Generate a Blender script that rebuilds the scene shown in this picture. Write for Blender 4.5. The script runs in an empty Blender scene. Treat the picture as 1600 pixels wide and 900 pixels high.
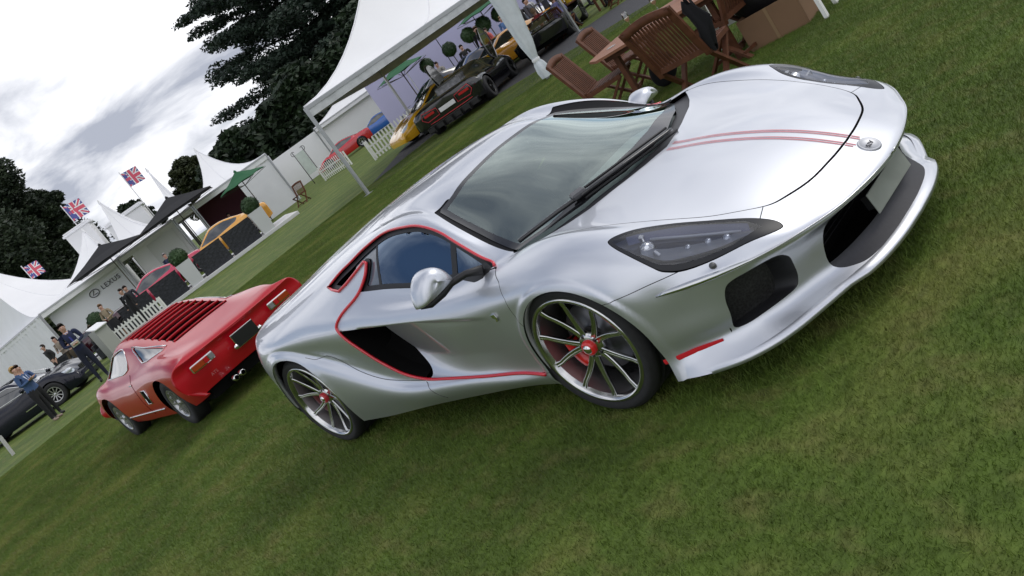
import bpy, bmesh, math, random
import numpy as np
from math import sin, cos, pi, radians, hypot, atan2, sqrt
from mathutils import Vector, Matrix, noise
random.seed(7)
SC = bpy.context.scene
COL = SC.collection
# ------------------------------------------------------------------ camera
CP = (2.893, -3.124, 1.681)
YAW, PITCH, ROLL, FPX = 2.51300, 0.24677, 0.62275, 1410.78
def cam_axes():
    F = Vector((cos(PITCH)*cos(YAW), cos(PITCH)*sin(YAW), -sin(PITCH)))
    R = F.cross(Vector((0, 0, 1))).normalized(); U = R.cross(F)
    return cos(ROLL)*R - sin(ROLL)*U, sin(ROLL)*R + cos(ROLL)*U, F
def make_camera():
    r, u, F = cam_axes()
    cd = bpy.data.cameras.new('camera'); co = bpy.data.objects.new('camera', cd); COL.objects.link(co)
    m = Matrix((r, u, -F)).transposed().to_4x4(); m.translation = Vector(CP); co.matrix_world = m
    cd.sensor_width = 36.0; cd.lens = FPX/1600*36.0; cd.clip_start = .05; cd.clip_end = 3000
    SC.camera = co
make_camera()
SC.view_settings.view_transform = 'Standard'; SC.view_settings.look = 'None'
SC.view_settings.exposure = 0.22; SC.view_settings.gamma = 1.0
# ------------------------------------------------------------------ world
SUN_EL, SUN_AZ = radians(48), radians(62)      # azimuth measured from +X towards +Y
def make_world():
    w = bpy.data.worlds.new("World"); SC.world = w; w.use_nodes = True
    nt = w.node_tree; N = nt.nodes; L = nt.links; N.clear()
    out = N.new('ShaderNodeOutputWorld'); bg = N.new('ShaderNodeBackground')
    sky = N.new('ShaderNodeTexSky'); sky.sky_type = 'NISHITA'; sky.sun_disc = False
    sky.sun_elevation = SUN_EL; sky.sun_rotation = pi/2 - SUN_AZ
    sky.dust_density = 2.0
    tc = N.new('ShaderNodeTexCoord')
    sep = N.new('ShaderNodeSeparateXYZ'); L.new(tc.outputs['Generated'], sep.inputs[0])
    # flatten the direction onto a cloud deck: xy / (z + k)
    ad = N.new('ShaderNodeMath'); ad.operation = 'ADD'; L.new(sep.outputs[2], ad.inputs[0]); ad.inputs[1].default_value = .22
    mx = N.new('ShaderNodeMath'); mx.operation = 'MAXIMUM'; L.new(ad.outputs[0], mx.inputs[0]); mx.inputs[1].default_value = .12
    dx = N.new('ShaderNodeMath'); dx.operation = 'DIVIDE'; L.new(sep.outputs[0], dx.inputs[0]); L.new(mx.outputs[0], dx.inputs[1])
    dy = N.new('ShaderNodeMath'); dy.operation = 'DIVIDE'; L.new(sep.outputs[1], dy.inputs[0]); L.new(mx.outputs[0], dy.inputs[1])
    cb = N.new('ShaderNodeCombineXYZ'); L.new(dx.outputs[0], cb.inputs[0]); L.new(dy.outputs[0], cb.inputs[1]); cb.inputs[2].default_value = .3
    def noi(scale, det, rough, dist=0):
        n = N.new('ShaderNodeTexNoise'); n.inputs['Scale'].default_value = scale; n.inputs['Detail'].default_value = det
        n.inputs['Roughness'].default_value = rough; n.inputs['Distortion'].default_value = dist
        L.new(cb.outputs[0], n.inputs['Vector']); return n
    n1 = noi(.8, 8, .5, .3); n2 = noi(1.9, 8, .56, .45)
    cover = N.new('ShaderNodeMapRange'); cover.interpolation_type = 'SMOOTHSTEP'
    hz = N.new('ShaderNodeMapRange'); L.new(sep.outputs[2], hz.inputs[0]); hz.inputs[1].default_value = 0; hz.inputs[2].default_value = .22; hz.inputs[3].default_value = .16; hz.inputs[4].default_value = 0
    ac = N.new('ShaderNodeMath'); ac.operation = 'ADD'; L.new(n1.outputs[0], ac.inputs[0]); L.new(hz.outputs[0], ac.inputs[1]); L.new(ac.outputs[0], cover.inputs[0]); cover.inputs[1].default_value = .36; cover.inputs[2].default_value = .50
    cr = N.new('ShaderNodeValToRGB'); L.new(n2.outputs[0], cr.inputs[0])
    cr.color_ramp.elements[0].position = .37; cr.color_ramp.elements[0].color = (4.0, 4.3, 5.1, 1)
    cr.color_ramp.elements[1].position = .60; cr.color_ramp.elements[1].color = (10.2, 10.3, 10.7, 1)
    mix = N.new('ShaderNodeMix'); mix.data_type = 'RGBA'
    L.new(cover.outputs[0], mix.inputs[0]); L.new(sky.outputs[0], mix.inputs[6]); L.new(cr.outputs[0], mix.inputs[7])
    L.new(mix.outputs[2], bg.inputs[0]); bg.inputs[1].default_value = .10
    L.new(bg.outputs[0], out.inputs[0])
make_world()
def make_sun():
    l = bpy.data.lights.new('sun', 'SUN'); l.energy = .75; l.angle = radians(24); l.color = (1.0, .965, .9)
    o = bpy.data.objects.new('sun', l); COL.objects.link(o)
    d = Vector((cos(SUN_EL)*cos(SUN_AZ), cos(SUN_EL)*sin(SUN_AZ), sin(SUN_EL)))
    o.rotation_euler = d.to_track_quat('Z', 'Y').to_euler(); o.location = d*50
make_sun()
# ------------------------------------------------------------------ materials
MATS = {}
def mat(name, col, rough=.5, metal=0., spec=.5, coat=0., emit=None, nscale=None, namp=.1, bump=0., bscale=None, alpha=None, coatr=.03):
    if name in MATS: return MATS[name]
    m = bpy.data.materials.new(name); m.use_nodes = True; nt = m.node_tree; b = nt.nodes['Principled BSDF']
    b.inputs['Base Color'].default_value = (*col, 1); b.inputs['Roughness'].default_value = rough
    b.inputs['Metallic'].default_value = metal; b.inputs['Specular IOR Level'].default_value = spec
    b.inputs['Coat Weight'].default_value = coat; b.inputs['Coat Roughness'].default_value = coatr
    if nscale:
        tc = nt.nodes.new('ShaderNodeTexCoord'); n = nt.nodes.new('ShaderNodeTexNoise'); n.inputs['Scale'].default_value = nscale; n.inputs['Detail'].default_value = 5
        nt.links.new(tc.outputs['Object'], n.inputs['Vector'])
        mp = nt.nodes.new('ShaderNodeMapRange'); mp.inputs[1].default_value = .25; mp.inputs[2].default_value = .75
        mp.inputs[3].default_value = 1-namp; mp.inputs[4].default_value = 1+namp; nt.links.new(n.outputs[0], mp.inputs[0])
        vm = nt.nodes.new('ShaderNodeVectorMath'); vm.operation = 'SCALE'; vm.inputs[0].default_value = col; nt.links.new(mp.outputs[0], vm.inputs['Scale'])
        nt.links.new(vm.outputs[0], b.inputs['Base Color'])
    if bump:
        tc = nt.nodes.new('ShaderNodeTexCoord'); n = nt.nodes.new('ShaderNodeTexNoise'); n.inputs['Scale'].default_value = bscale or nscale or 20; n.inputs['Detail'].default_value = 4
        nt.links.new(tc.outputs['Object'], n.inputs['Vector'])
        bp = nt.nodes.new('ShaderNodeBump'); bp.inputs['Strength'].default_value = bump; bp.inputs['Distance'].default_value = .01
        nt.links.new(n.outputs[0], bp.inputs['Height']); nt.links.new(bp.outputs[0], b.inputs['Normal'])
    if emit:
        b.inputs['Emission Color'].default_value = (*emit[0], 1); b.inputs['Emission Strength'].default_value = emit[1]
    MATS[name] = m; return m
def glass_mat(name, tint=(.5, .55, .55), refl=1.0, rough=.0, dark=.0):
    m = bpy.data.materials.new(name); m.use_nodes = True; nt = m.node_tree; N = nt.nodes; L = nt.links; N.clear()
    o = N.new('ShaderNodeOutputMaterial'); mx = N.new('ShaderNodeMixShader'); tr = N.new('ShaderNodeBsdfTransparent'); gl = N.new('ShaderNodeBsdfGlossy')
    tr.inputs[0].default_value = (*tint, 1); gl.inputs['Roughness'].default_value = rough; gl.inputs[0].default_value = (.88, 1, .96, 1) if 'wind' in name else (.62, .78, 1, 1) if 'side' in name else (1, 1, 1, 1)  # side glass: blue of the reflected sky is put into the gloss colour
    lw = N.new('ShaderNodeFresnel'); lw.inputs[0].default_value = 1.55
    mp = N.new('ShaderNodeMath'); mp.operation = 'MULTIPLY_ADD'; mp.inputs[1].default_value = 1.6*refl; mp.inputs[2].default_value = .06; mp.use_clamp = True
    L.new(lw.outputs[0], mp.inputs[0]); L.new(mp.outputs[0], mx.inputs[0]); L.new(tr.outputs[0], mx.inputs[1]); L.new(gl.outputs[0], mx.inputs[2]); L.new(mx.outputs[0], o.inputs[0])
    MATS[name] = m; return m
def silver_paint():
    m = mat('silver_paint', (.64, .66, .71), rough=.34, metal=.88, coat=1.0)
    nt = m.node_tree; b = nt.nodes['Principled BSDF']
    tc = nt.nodes.new('ShaderNodeTexCoord'); n = nt.nodes.new('ShaderNodeTexNoise'); n.inputs['Scale'].default_value = 900; n.inputs['Detail'].default_value = 2
    nt.links.new(tc.outputs['Object'], n.inputs['Vector'])
    mp = nt.nodes.new('ShaderNodeMapRange'); mp.inputs[3].default_value = .36; mp.inputs[4].default_value = .46; nt.links.new(n.outputs[0], mp.inputs[0]); nt.links.new(mp.outputs[0], b.inputs['Roughness'])
    return m
SILVER = silver_paint()
RED_TRIM = mat('red_trim_paint', (.62, .015, .03), rough=.25, coat=.8)
BLACK = mat('black_plastic', (.012, .012, .014), rough=.5)
BLACK_GLOSS = mat('black_gloss', (.01, .01, .012), rough=.08, coat=.5)
VOID = mat('deep_black', (.004, .004, .004), rough=.9, spec=.1)
GREY_RUBBER = mat('grey_rubber', (.026, .026, .033), rough=.55, nscale=60, namp=.15)
TYRE = mat('tyre_rubber', (.018, .018, .019), rough=.75, nscale=40, namp=.25, bump=.2, bscale=200)
ALLOY = mat('polished_alloy', (.62, .62, .62), rough=.16, metal=1.0)
CHROME = mat('chrome', (.8, .8, .8), rough=.06, metal=1.0)
GLASS = glass_mat('windscreen_glass', (.62, .70, .68), 1.25)
SIDE_GLASS = glass_mat('side_glass', (.16, .19, .21), 1.6)
LAMP_GLASS = glass_mat('lamp_glass', (.92, .94, .98), .35)
# ------------------------------------------------------------------ object helpers
def link(o, parent=None):
    COL.objects.link(o)
    if parent: o.parent = parent
    return o
def pydata(name, verts, faces, m=None, parent=None, smooth=True):
    me = bpy.data.meshes.new(name); me.from_pydata([tuple(v) for v in verts], [], [tuple(f) for f in faces])
    if smooth: me.polygons.foreach_set('use_smooth', [True]*len(me.polygons))
    if m: me.materials.append(m)
    me.update(); o = bpy.data.objects.new(name, me); return link(o, parent)
def empty(name, loc=(0, 0, 0), rz=0, label=None, cat=None, group=None):
    o = bpy.data.objects.new(name, None); COL.objects.link(o); o.location = loc; o.rotation_euler = (0, 0, rz); o.empty_display_size = .3
    return tag(o, label, cat, group)
def tag(o, label=None, cat=None, group=None, kind=None):
    if label: o['label'] = label
    if cat: o['category'] = cat
    if group: o['group'] = group
    if kind: o['kind'] = kind
    return o
class MB:
    """collects shapes into one mesh"""
    def __init__(s): s.v = []; s.f = []; s.sm = []
    def add(s, v, f, smooth=True):
        k = len(s.v); s.v += [tuple(p) for p in v]; s.f += [tuple(i+k for i in q) for q in f]; s.sm += [smooth]*len(f); return s
    def box(s, c, d, M=None, bev=0):
        x, y, z = [h/2 for h in d]
        if bev:
            b = min(bev, x*.9, y*.9, z*.9); vs = []; 
            bm = bmesh.new(); bmesh.ops.create_cube(bm, size=1); bmesh.ops.scale(bm, vec=d, verts=bm.verts)
            bmesh.ops.bevel(bm, geom=list(bm.edges), offset=b, segments=1, affect='EDGES', profile=.5)
            bm.verts.ensure_lookup_table(); vs = [v.co.copy() for v in bm.verts]; fs = [[v.index for v in f.verts] for f in bm.faces]; bm.free()
        else:
            vs = [Vector((a*x, b_*y, c_*z)) for a in (-1, 1) for b_ in (-1, 1) for c_ in (-1, 1)]
            fs = [(0, 1, 3, 2), (4, 6, 7, 5), (0, 4, 5, 1), (2, 3, 7, 6), (0, 2, 6, 4), (1, 5, 7, 3)]
        if M is not None: vs = [M @ v for v in vs]
        return s.add([v+Vector(c) for v in vs], fs, False)
    def beam(s, a, b, w, h, up=(0, 0, 1)):
        a, b = Vector(a), Vector(b); d = b-a; L = d.length; d.normalize(); sd = d.cross(Vector(up))
        if sd.length < 1e-4: sd = d.cross(Vector((1, 0, 0)))
        sd.normalize(); u = sd.cross(d); M = Matrix((sd, d, u)).transposed()
        return s.box((a+b)/2, (w, L, h), M)
    def tube(s, pts, r, n=8, closed=False, caps=True):
        pts = [Vector(p) for p in pts]; m = len(pts); rr = r if hasattr(r, '__len__') else [r]*m
        vs = []; nrm = None
        for i, p in enumerate(pts):
            if closed: t = pts[(i+1) % m]-pts[i-1]
            else: t = pts[min(i+1, m-1)]-pts[max(i-1, 0)]
            t.normalize()
            if nrm is None:
                nrm = t.cross(Vector((0, 0, 1)))
                if nrm.length < .01: nrm = t.cross(Vector((1, 0, 0)))
            nrm = (nrm - t*nrm.dot(t)); nrm.normalize(); bn = t.cross(nrm)
            for k in range(n):
                a = 2*pi*k/n; vs.append(p+(nrm*cos(a)+bn*sin(a))*rr[i])
        fs = []
        for i in range(m if closed else m-1):
            j = (i+1) % m
            for k in range(n): fs.append((i*n+k, i*n+(k+1) % n, j*n+(k+1) % n, j*n+k))
        if caps and not closed: fs.append(tuple(range(n))[::-1]); fs.append(tuple((m-1)*n+k for k in range(n)))
        return s.add(vs, fs)
    def lathe(s, prof, M=None, n=32, a0=0, a1=2*pi):
        """profile of (radius, height) turned about local Z"""
        full = abs(a1-a0-2*pi) < 1e-6; k = n if full else n+1; vs = []
        for (r, h) in prof:
            for i in range(k):
                a = a0+(a1-a0)*i/n; v = Vector((r*cos(a), r*sin(a), h)); vs.append(M @ v if M is not None else v)
        fs = []
        for j in range(len(prof)-1):
            for i in range(n):
                i2 = (i+1) % k; fs.append((j*k+i, j*k+i2, (j+1)*k+i2, (j+1)*k+i))
        return s.add(vs, fs)
    def grid(s, rows, closed=False):
        k = len(rows[0]); vs = [p for r in rows for p in r]; fs = []
        for j in range(len(rows)-1):
            for i in range(k if closed else k-1):
                i2 = (i+1) % k; fs.append((j*k+i, j*k+i2, (j+1)*k+i2, (j+1)*k+i))
        return s.add(vs, fs)
    def prism(s, poly, h, M=None, z0=0):
        n = len(poly); vs = [Vector((p[0], p[1], z0)) for p in poly]+[Vector((p[0], p[1], z0+h)) for p in poly]
        if M is not None: vs = [M @ v for v in vs]
        fs = [tuple(range(n))[::-1], tuple(range(n, 2*n))]+[(i, (i+1) % n, n+(i+1) % n, n+i) for i in range(n)]
        return s.add(vs, fs, False)
    def ball(s, c, r, n=12, m=8):
        rx, ry, rz = r if hasattr(r, '__len__') else (r, r, r)
        rows = [[(c[0]+rx*sin(pi*j/m)*cos(2*pi*i/n), c[1]+ry*sin(pi*j/m)*sin(2*pi*i/n), c[2]+rz*cos(pi*j/m)) for i in range(n)] for j in range(m+1)]
        return s.grid(rows, closed=True)
    def build(s, name, m, parent=None, mods=None):
        o = pydata(name, s.v, s.f, m, parent, smooth=False)
        o.data.polygons.foreach_set('use_smooth', s.sm)
        if mods: mods(o)
        return o
def bevel(w=.004, seg=2, ang=35):
    def f(o):
        b = o.modifiers.new('b', 'BEVEL'); b.width = w; b.segments = seg; b.limit_method = 'ANGLE'; b.angle_limit = radians(ang)
        if hasattr(b, 'harden_normals'): b.harden_normals = False
    return f
def subsurf(l=2):
    def f(o):
        b = o.modifiers.new('s', 'SUBSURF'); b.levels = l; b.render_levels = l
    return f
def R3(ax, a): return Matrix.Rotation(a, 3, ax)
def crom(P, n=8, closed=False):
    """Catmull-Rom through the points (numpy)"""
    P = np.asarray(P, float); m = len(P); out = []
    for i in range(m if closed else m-1):
        if closed: p0, p1, p2, p3 = P[i-1], P[i], P[(i+1) % m], P[(i+2) % m]
        else: p0, p1, p2, p3 = (P[i-1] if i else 2*P[0]-P[1]), P[i], P[i+1], (P[i+2] if i+2 < m else 2*P[-1]-P[-2])
        for k in range(n):
            t = k/n; out.append(.5*((2*p1)+(-p0+p2)*t+(2*p0-5*p1+4*p2-p3)*t*t+(-p0+3*p1-3*p2+p3)*t**3))
    if not closed: out.append(P[-1])
    return np.array(out)
# ------------------------------------------------------------------ surface tools: a fitted subdivision skin that is cut along curves
def eval_sub(verts, faces, lv):
    me = bpy.data.meshes.new('tmp'); me.from_pydata([tuple(v) for v in verts], [], faces); o = bpy.data.objects.new('tmp', me); COL.objects.link(o)
    s = o.modifiers.new('s', 'SUBSURF'); s.levels = lv; s.render_levels = lv; s.use_limit_surface = True
    dg = bpy.context.evaluated_depsgraph_get(); dg.update(); e = o.evaluated_get(dg).to_mesh()
    co = np.empty(len(e.vertices)*3); e.vertices.foreach_get('co', co); nf = len(e.polygons); q = np.empty(nf*4, int); e.loops.foreach_get('vertex_index', q)
    o.evaluated_get(dg).to_mesh_clear(); bpy.data.objects.remove(o); bpy.data.meshes.remove(me)
    return co.reshape(-1, 3), q.reshape(-1, 4)
def fit_sub(P, faces, lv, it=7):
    """move the cage until its limit surface passes through the points P"""
    P = np.asarray(P, float); C = P.copy(); n = len(P)
    for _ in range(it):
        v, _q = eval_sub(C, faces, 2); C = C+(P-v[:n])*.9
    return eval_sub(C, faces, lv)
class Skin:
    """vertices, an (n,4) array of quads and a list of other faces"""
    def __init__(s, V, F, Q=None):
        s.V = np.asarray(V, float).reshape(-1, 3)
        if Q is None:
            Q = [f for f in F if len(f) == 4]; F = [tuple(int(i) for i in f) for f in F if len(f) != 4]
        s.Q = np.asarray(Q, int).reshape(-1, 4); s.P = list(F)
    @property
    def F(s): return [tuple(f) for f in s.Q.tolist()]+s.P
    def copy(s): return Skin(s.V.copy(), list(s.P), s.Q.copy())
    def normals(s):
        V = s.V; Nn = np.zeros_like(V); tri = [(f[0], f[i], f[i+1]) for f in s.P for i in range(1, len(f)-1)]
        T = np.vstack([s.Q[:, [0, 1, 2]], s.Q[:, [0, 2, 3]]]+([np.array(tri)] if tri else [])); n = np.cross(V[T[:, 1]]-V[T[:, 0]], V[T[:, 2]]-V[T[:, 0]])
        for k in range(3): np.add.at(Nn, T[:, k], n)
        return Nn/np.maximum(np.linalg.norm(Nn, axis=1), 1e-12)[:, None]
    def compact(s):
        used = np.zeros(len(s.V), bool); used[s.Q.ravel()] = True
        if s.P: used[np.concatenate([np.array(f) for f in s.P])] = True
        mp = np.cumsum(used)-1; s.V = s.V[used]; s.Q = mp[s.Q]; s.P = [tuple(mp[list(f)].tolist()) for f in s.P]; return s
    def split(s, fld):
        """(part where fld<0, part where fld>=0), cut exactly along fld=0"""
        d = fld(s.V) if callable(fld) else fld
        d = np.where(np.abs(d) < 1e-7, 1e-7, d); neg = d < 0; A = []; B = []; newv = []; cache = {}; base = len(s.V)
        c = neg[s.Q].sum(1); QA = s.Q[c == 4]; QB = s.Q[c == 0]; mixed = s.Q[(c > 0) & (c < 4)].tolist()+s.P
        V = s.V
        for f in mixed:
            ng = [bool(neg[i]) for i in f]; k = sum(ng)
            if k == len(f): A.append(tuple(f)); continue
            if k == 0: B.append(tuple(f)); continue
            a = []; b = []
            for q in range(len(f)):
                i, j = f[q], f[(q+1) % len(f)]; ni, nj = ng[q], ng[(q+1) % len(f)]
                (a if ni else b).append(i)
                if ni != nj:
                    key = (i, j) if i < j else (j, i)
                    if key not in cache:
                        t = d[i]/(d[i]-d[j]); cache[key] = base+len(newv); newv.append(V[i]*(1-t)+V[j]*t)
                    x = cache[key]; a.append(x); b.append(x)
            if len(a) > 2: A.append(tuple(a))
            if len(b) > 2: B.append(tuple(b))
        V2 = np.vstack([V, np.array(newv)]) if newv else V
        return Skin(V2, A, QA).compact(), Skin(V2, B, QB).compact()
    def offset(s, d):
        t = s.copy(); t.V = t.V+s.normals()*(d if not hasattr(d, '__len__') else np.asarray(d)[:, None]); return t
    def build(s, name, m, parent=None):
        return pydata(name, s.V.tolist(), s.F, m, parent)
def poly_sd(P, pts):
    """signed distance (inside < 0) of 2-D points to a closed polygon"""
    P = np.asarray(P, float); pts = np.asarray(pts); lo = P.min(0)-.15; hi = P.max(0)+.15; near = ((pts > lo) & (pts < hi)).all(1)
    if not near.all():
        out = np.full(len(pts), 1.0)
        if near.any(): out[near] = poly_sd(P, pts[near])
        return out
    n = len(P); best = np.full(len(pts), 1e9); ins = np.zeros(len(pts), bool)
    for i in range(n):
        a, b = P[i], P[(i+1) % n]; e = b-a; w = pts-a; L2 = e@e
        if L2 < 1e-14: continue
        t = np.clip((w@e)/L2, 0, 1); dd = w-np.outer(t, e); best = np.minimum(best, np.einsum('ij,ij->i', dd, dd))
        c = (a[1] > pts[:, 1]) != (b[1] > pts[:, 1])
        with np.errstate(divide='ignore', invalid='ignore'): xi = (b[0]-a[0])*(pts[:, 1]-a[1])/(b[1]-a[1])+a[0]
        ins ^= c & (pts[:, 0] < xi)
    r = np.sqrt(best); return np.where(ins, -r, r)
def line_sd(P, pts):
    """signed distance to an open line, positive on its left"""
    P = np.asarray(P, float); best = np.full(len(pts), 1e9); sg = np.ones(len(pts))
    for i in range(len(P)-1):
        a, b = P[i], P[i+1]; e = b-a; w = pts-a; t = (w@e)/(e@e)
        tc = t if False else np.clip(t, 0 if i else -1e6, 1 if i < len(P)-2 else 1e6)
        dd = w-np.outer(tc, e); q = np.einsum('ij,ij->i', dd, dd); cr = e[0]*w[:, 1]-e[1]*w[:, 0]
        m = q < best-1e-12; best = np.where(m, q, best); sg = np.where(m, np.sign(cr), sg)
    return np.sqrt(best)*np.where(sg == 0, 1, sg)
# ------------------------------------------------------------------ the silver car's skin (metres; X forward, Z up, origin under the front axle)
TOP = [  # stations from the tail to the lip, eight points each from the centreline outward
 [(-3.40,0,.90),(-3.39,.2,.898),(-3.36,.38,.895),(-3.33,.50,.89),(-3.30,.60,.885),(-3.26,.68,.875),(-3.22,.745,.86),(-3.17,.80,.83)],
 [(-3.05,0,.975),(-3.05,.2,.972),(-3.05,.38,.965),(-3.04,.52,.955),(-3.03,.65,.935),(-3.02,.76,.905),(-3.01,.84,.865),(-3.0,.885,.80)],
 [(-2.65,0,1.045),(-2.65,.2,1.04),(-2.65,.38,1.025),(-2.65,.54,1.0),(-2.65,.68,.968),(-2.65,.79,.93),(-2.65,.88,.88),(-2.65,.93,.83)],
 [(-2.25,0,1.105),(-2.25,.2,1.10),(-2.25,.38,1.08),(-2.25,.53,1.05),(-2.25,.665,1.01),(-2.25,.775,.96),(-2.25,.875,.895),(-2.25,.925,.81)],
 [(-1.85,0,1.155),(-1.85,.2,1.15),(-1.85,.38,1.13),(-1.85,.52,1.10),(-1.85,.64,1.055),(-1.85,.76,.985),(-1.85,.87,.89),(-1.85,.932,.80)],
 [(-1.48,0,1.185),(-1.48,.2,1.182),(-1.48,.38,1.165),(-1.49,.52,1.14),(-1.50,.635,1.092),(-1.50,.775,.955),(-1.50,.865,.865),(-1.50,.93,.772)],
 [(-1.12,0,1.192),(-1.12,.2,1.188),(-1.13,.38,1.173),(-1.14,.52,1.15),(-1.16,.632,1.118),(-1.18,.79,.885),(-1.18,.875,.81),(-1.18,.926,.738)],
 [(-.83,0,1.145),(-.83,.2,1.14),(-.84,.38,1.125),(-.86,.525,1.098),(-.89,.645,1.10),(-.88,.80,.842),(-.88,.88,.777),(-.88,.926,.703)],
 [(-.40,0,1.00),(-.42,.2,.995),(-.47,.40,.975),(-.54,.61,.95),(-.58,.71,.975),(-.60,.80,.815),(-.60,.882,.755),(-.60,.924,.672)],
 [(-.07,0,.885),(-.09,.2,.882),(-.15,.42,.868),(-.27,.665,.825),(-.34,.745,.818),(-.36,.81,.80),(-.37,.88,.76),(-.38,.925,.69)],
 [(.17,0,.795),(.14,.2,.797),(.06,.42,.80),(-.10,.67,.815),(-.13,.735,.824),(-.145,.805,.812),(-.155,.88,.768),(-.17,.932,.70)],
 [(.38,0,.752),(.36,.2,.752),(.30,.42,.748),(.17,.65,.785),(.15,.73,.812),(.14,.81,.80),(.13,.887,.757),(.13,.938,.69)],
 [(.58,0,.702),(.57,.2,.702),(.53,.42,.69),(.45,.61,.708),(.43,.70,.727),(.42,.79,.712),(.41,.87,.67),(.39,.925,.595)],
 [(.77,0,.637),(.76,.2,.635),(.73,.40,.622),(.68,.54,.620),(.66,.64,.615),(.64,.735,.595),(.60,.81,.56),(.54,.86,.52)],
 [(.97,0,.538),(.96,.2,.536),(.91,.38,.532),(.86,.49,.545),(.84,.58,.545),(.81,.66,.537),(.76,.735,.512),(.68,.80,.496)],
 [(1.13,0,.425),(1.115,.18,.43),(1.065,.37,.438),(1.01,.48,.447),(.96,.57,.458),(.91,.64,.467),(.86,.695,.475),(.80,.74,.483)]]
SIDE = [  # below the last point of every station: five rows down to the sill, as (x, y, z)
 [(-3.20,.83,.73),(-3.18,.85,.60),(-3.12,.85,.47),(-3.06,.84,.34),(-3.02,.79,.24)],
 [(-3.0,.905,.72),(-3.0,.92,.60),(-3.0,.925,.47),(-3.0,.915,.34),(-2.98,.87,.22)],
 [(-2.65,.94,.795),(-2.65,.966,.75),(-2.65,.966,.56),(-2.65,.96,.36),(-2.65,.93,.19)],
 [(-2.25,.918,.73),(-2.25,.918,.675),(-2.25,.962,.60),(-2.25,.965,.36),(-2.25,.935,.18)],
 [(-1.85,.925,.67),(-1.85,.908,.535),(-1.85,.948,.46),(-1.85,.955,.33),(-1.87,.925,.18)],
 [(-1.50,.918,.57),(-1.50,.902,.40),(-1.50,.932,.35),(-1.50,.94,.28),(-1.50,.905,.19)],
 [(-1.18,.92,.57),(-1.18,.898,.372),(-1.18,.918,.325),(-1.18,.925,.268),(-1.18,.89,.195)],
 [(-.88,.92,.56),(-.88,.892,.36),(-.88,.905,.31),(-.88,.912,.262),(-.88,.88,.198)],
 [(-.60,.918,.56),(-.60,.896,.39),(-.60,.893,.30),(-.60,.905,.252),(-.60,.875,.20)],
 [(-.38,.926,.60),(-.38,.912,.45),(-.38,.90,.31),(-.38,.908,.25),(-.38,.88,.195)],
 [(-.17,.935,.61),(-.17,.93,.47),(-.17,.92,.33),(-.17,.915,.25),(-.17,.89,.18)],
 [(.13,.942,.60),(.13,.94,.47),(.13,.93,.33),(.13,.925,.24),(.13,.91,.15)],
 [(.39,.935,.52),(.39,.932,.42),(.39,.922,.32),(.39,.915,.235),(.39,.92,.145)],
 [(.54,.862,.465),(.53,.86,.385),(.52,.86,.30),(.51,.855,.225),(.57,.905,.145)],
 [(.675,.80,.44),(.66,.80,.365),(.645,.80,.29),(.635,.80,.222),(.70,.86,.148)]]
FACE = [  # the same rows below each point of the lip, from the corner inward to the centreline
 [(.785,.735,.43),(.755,.735,.36),(.735,.735,.285),(.73,.74,.22),(.80,.79,.15)],
 [(.835,.69,.425),(.795,.69,.355),(.775,.685,.28),(.78,.685,.215),(.865,.71,.152)],
 [(.88,.635,.418),(.835,.63,.35),(.815,.625,.28),(.825,.62,.21),(.905,.64,.155)],
 [(.93,.565,.41),(.88,.56,.345),(.86,.55,.275),(.87,.545,.21),(.945,.56,.156)],
 [(.98,.475,.403),(.93,.47,.34),(.91,.465,.275),(.92,.46,.21),(.99,.465,.158)],
 [(1.03,.37,.40),(.985,.365,.335),(.97,.36,.27),(.975,.355,.21),(1.05,.34,.16)],
 [(1.075,.18,.39),(1.03,.18,.335),(1.015,.18,.27),(1.02,.18,.21),(1.085,.18,.16)],
 [(1.085,0,.385),(1.04,0,.33),(1.025,0,.27),(1.03,0,.21),(1.095,0,.16)]]
def tail_face():
    """rows below the tail edge from the centreline outward, same five rows"""
    out = []
    for k, (x, y, z) in enumerate(TOP[0][:-1]):
        c = SIDE[0]; r = []
        for j in range(5):
            f = y/.80; r.append((x*(1-0)+(.0, .02, .06, .12, .2)[j]-.0, y*(c[j][1]/.80), c[j][2]))
        out.append(r)
    return out
def body_cage():
    P = []; F = []; idx = {}
    def v(p, s):
        x, y, z = p; y = y*s
        k = (round(x, 5), round(y, 5), round(z, 5))
        if k not in idx: idx[k] = len(P); P.append((x, y, z))
        return idx[k]
    for s in (1, -1):
        def quad(a, b, c, d):
            q = [v(a, s), v(b, s), v(c, s), v(d, s)]
            F.append(tuple(q) if s == 1 else tuple(q[::-1]))
        n = len(TOP)
        for i in range(n-1):
            for j in range(7): quad(TOP[i][j], TOP[i+1][j], TOP[i+1][j+1], TOP[i][j+1])
        belt = [[TOP[0][j]]+r for j, r in enumerate(tail_face())]
        belt += [[TOP[i][7]]+SIDE[i] for i in range(n-1)]
        belt += [[TOP[n-1][7-j]]+FACE[j] for j in range(8)]
        for i in range(len(belt)-1):
            for j in range(5): quad(belt[i][j], belt[i+1][j], belt[i+1][j+1], belt[i][j+1])
    return P, F
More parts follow.
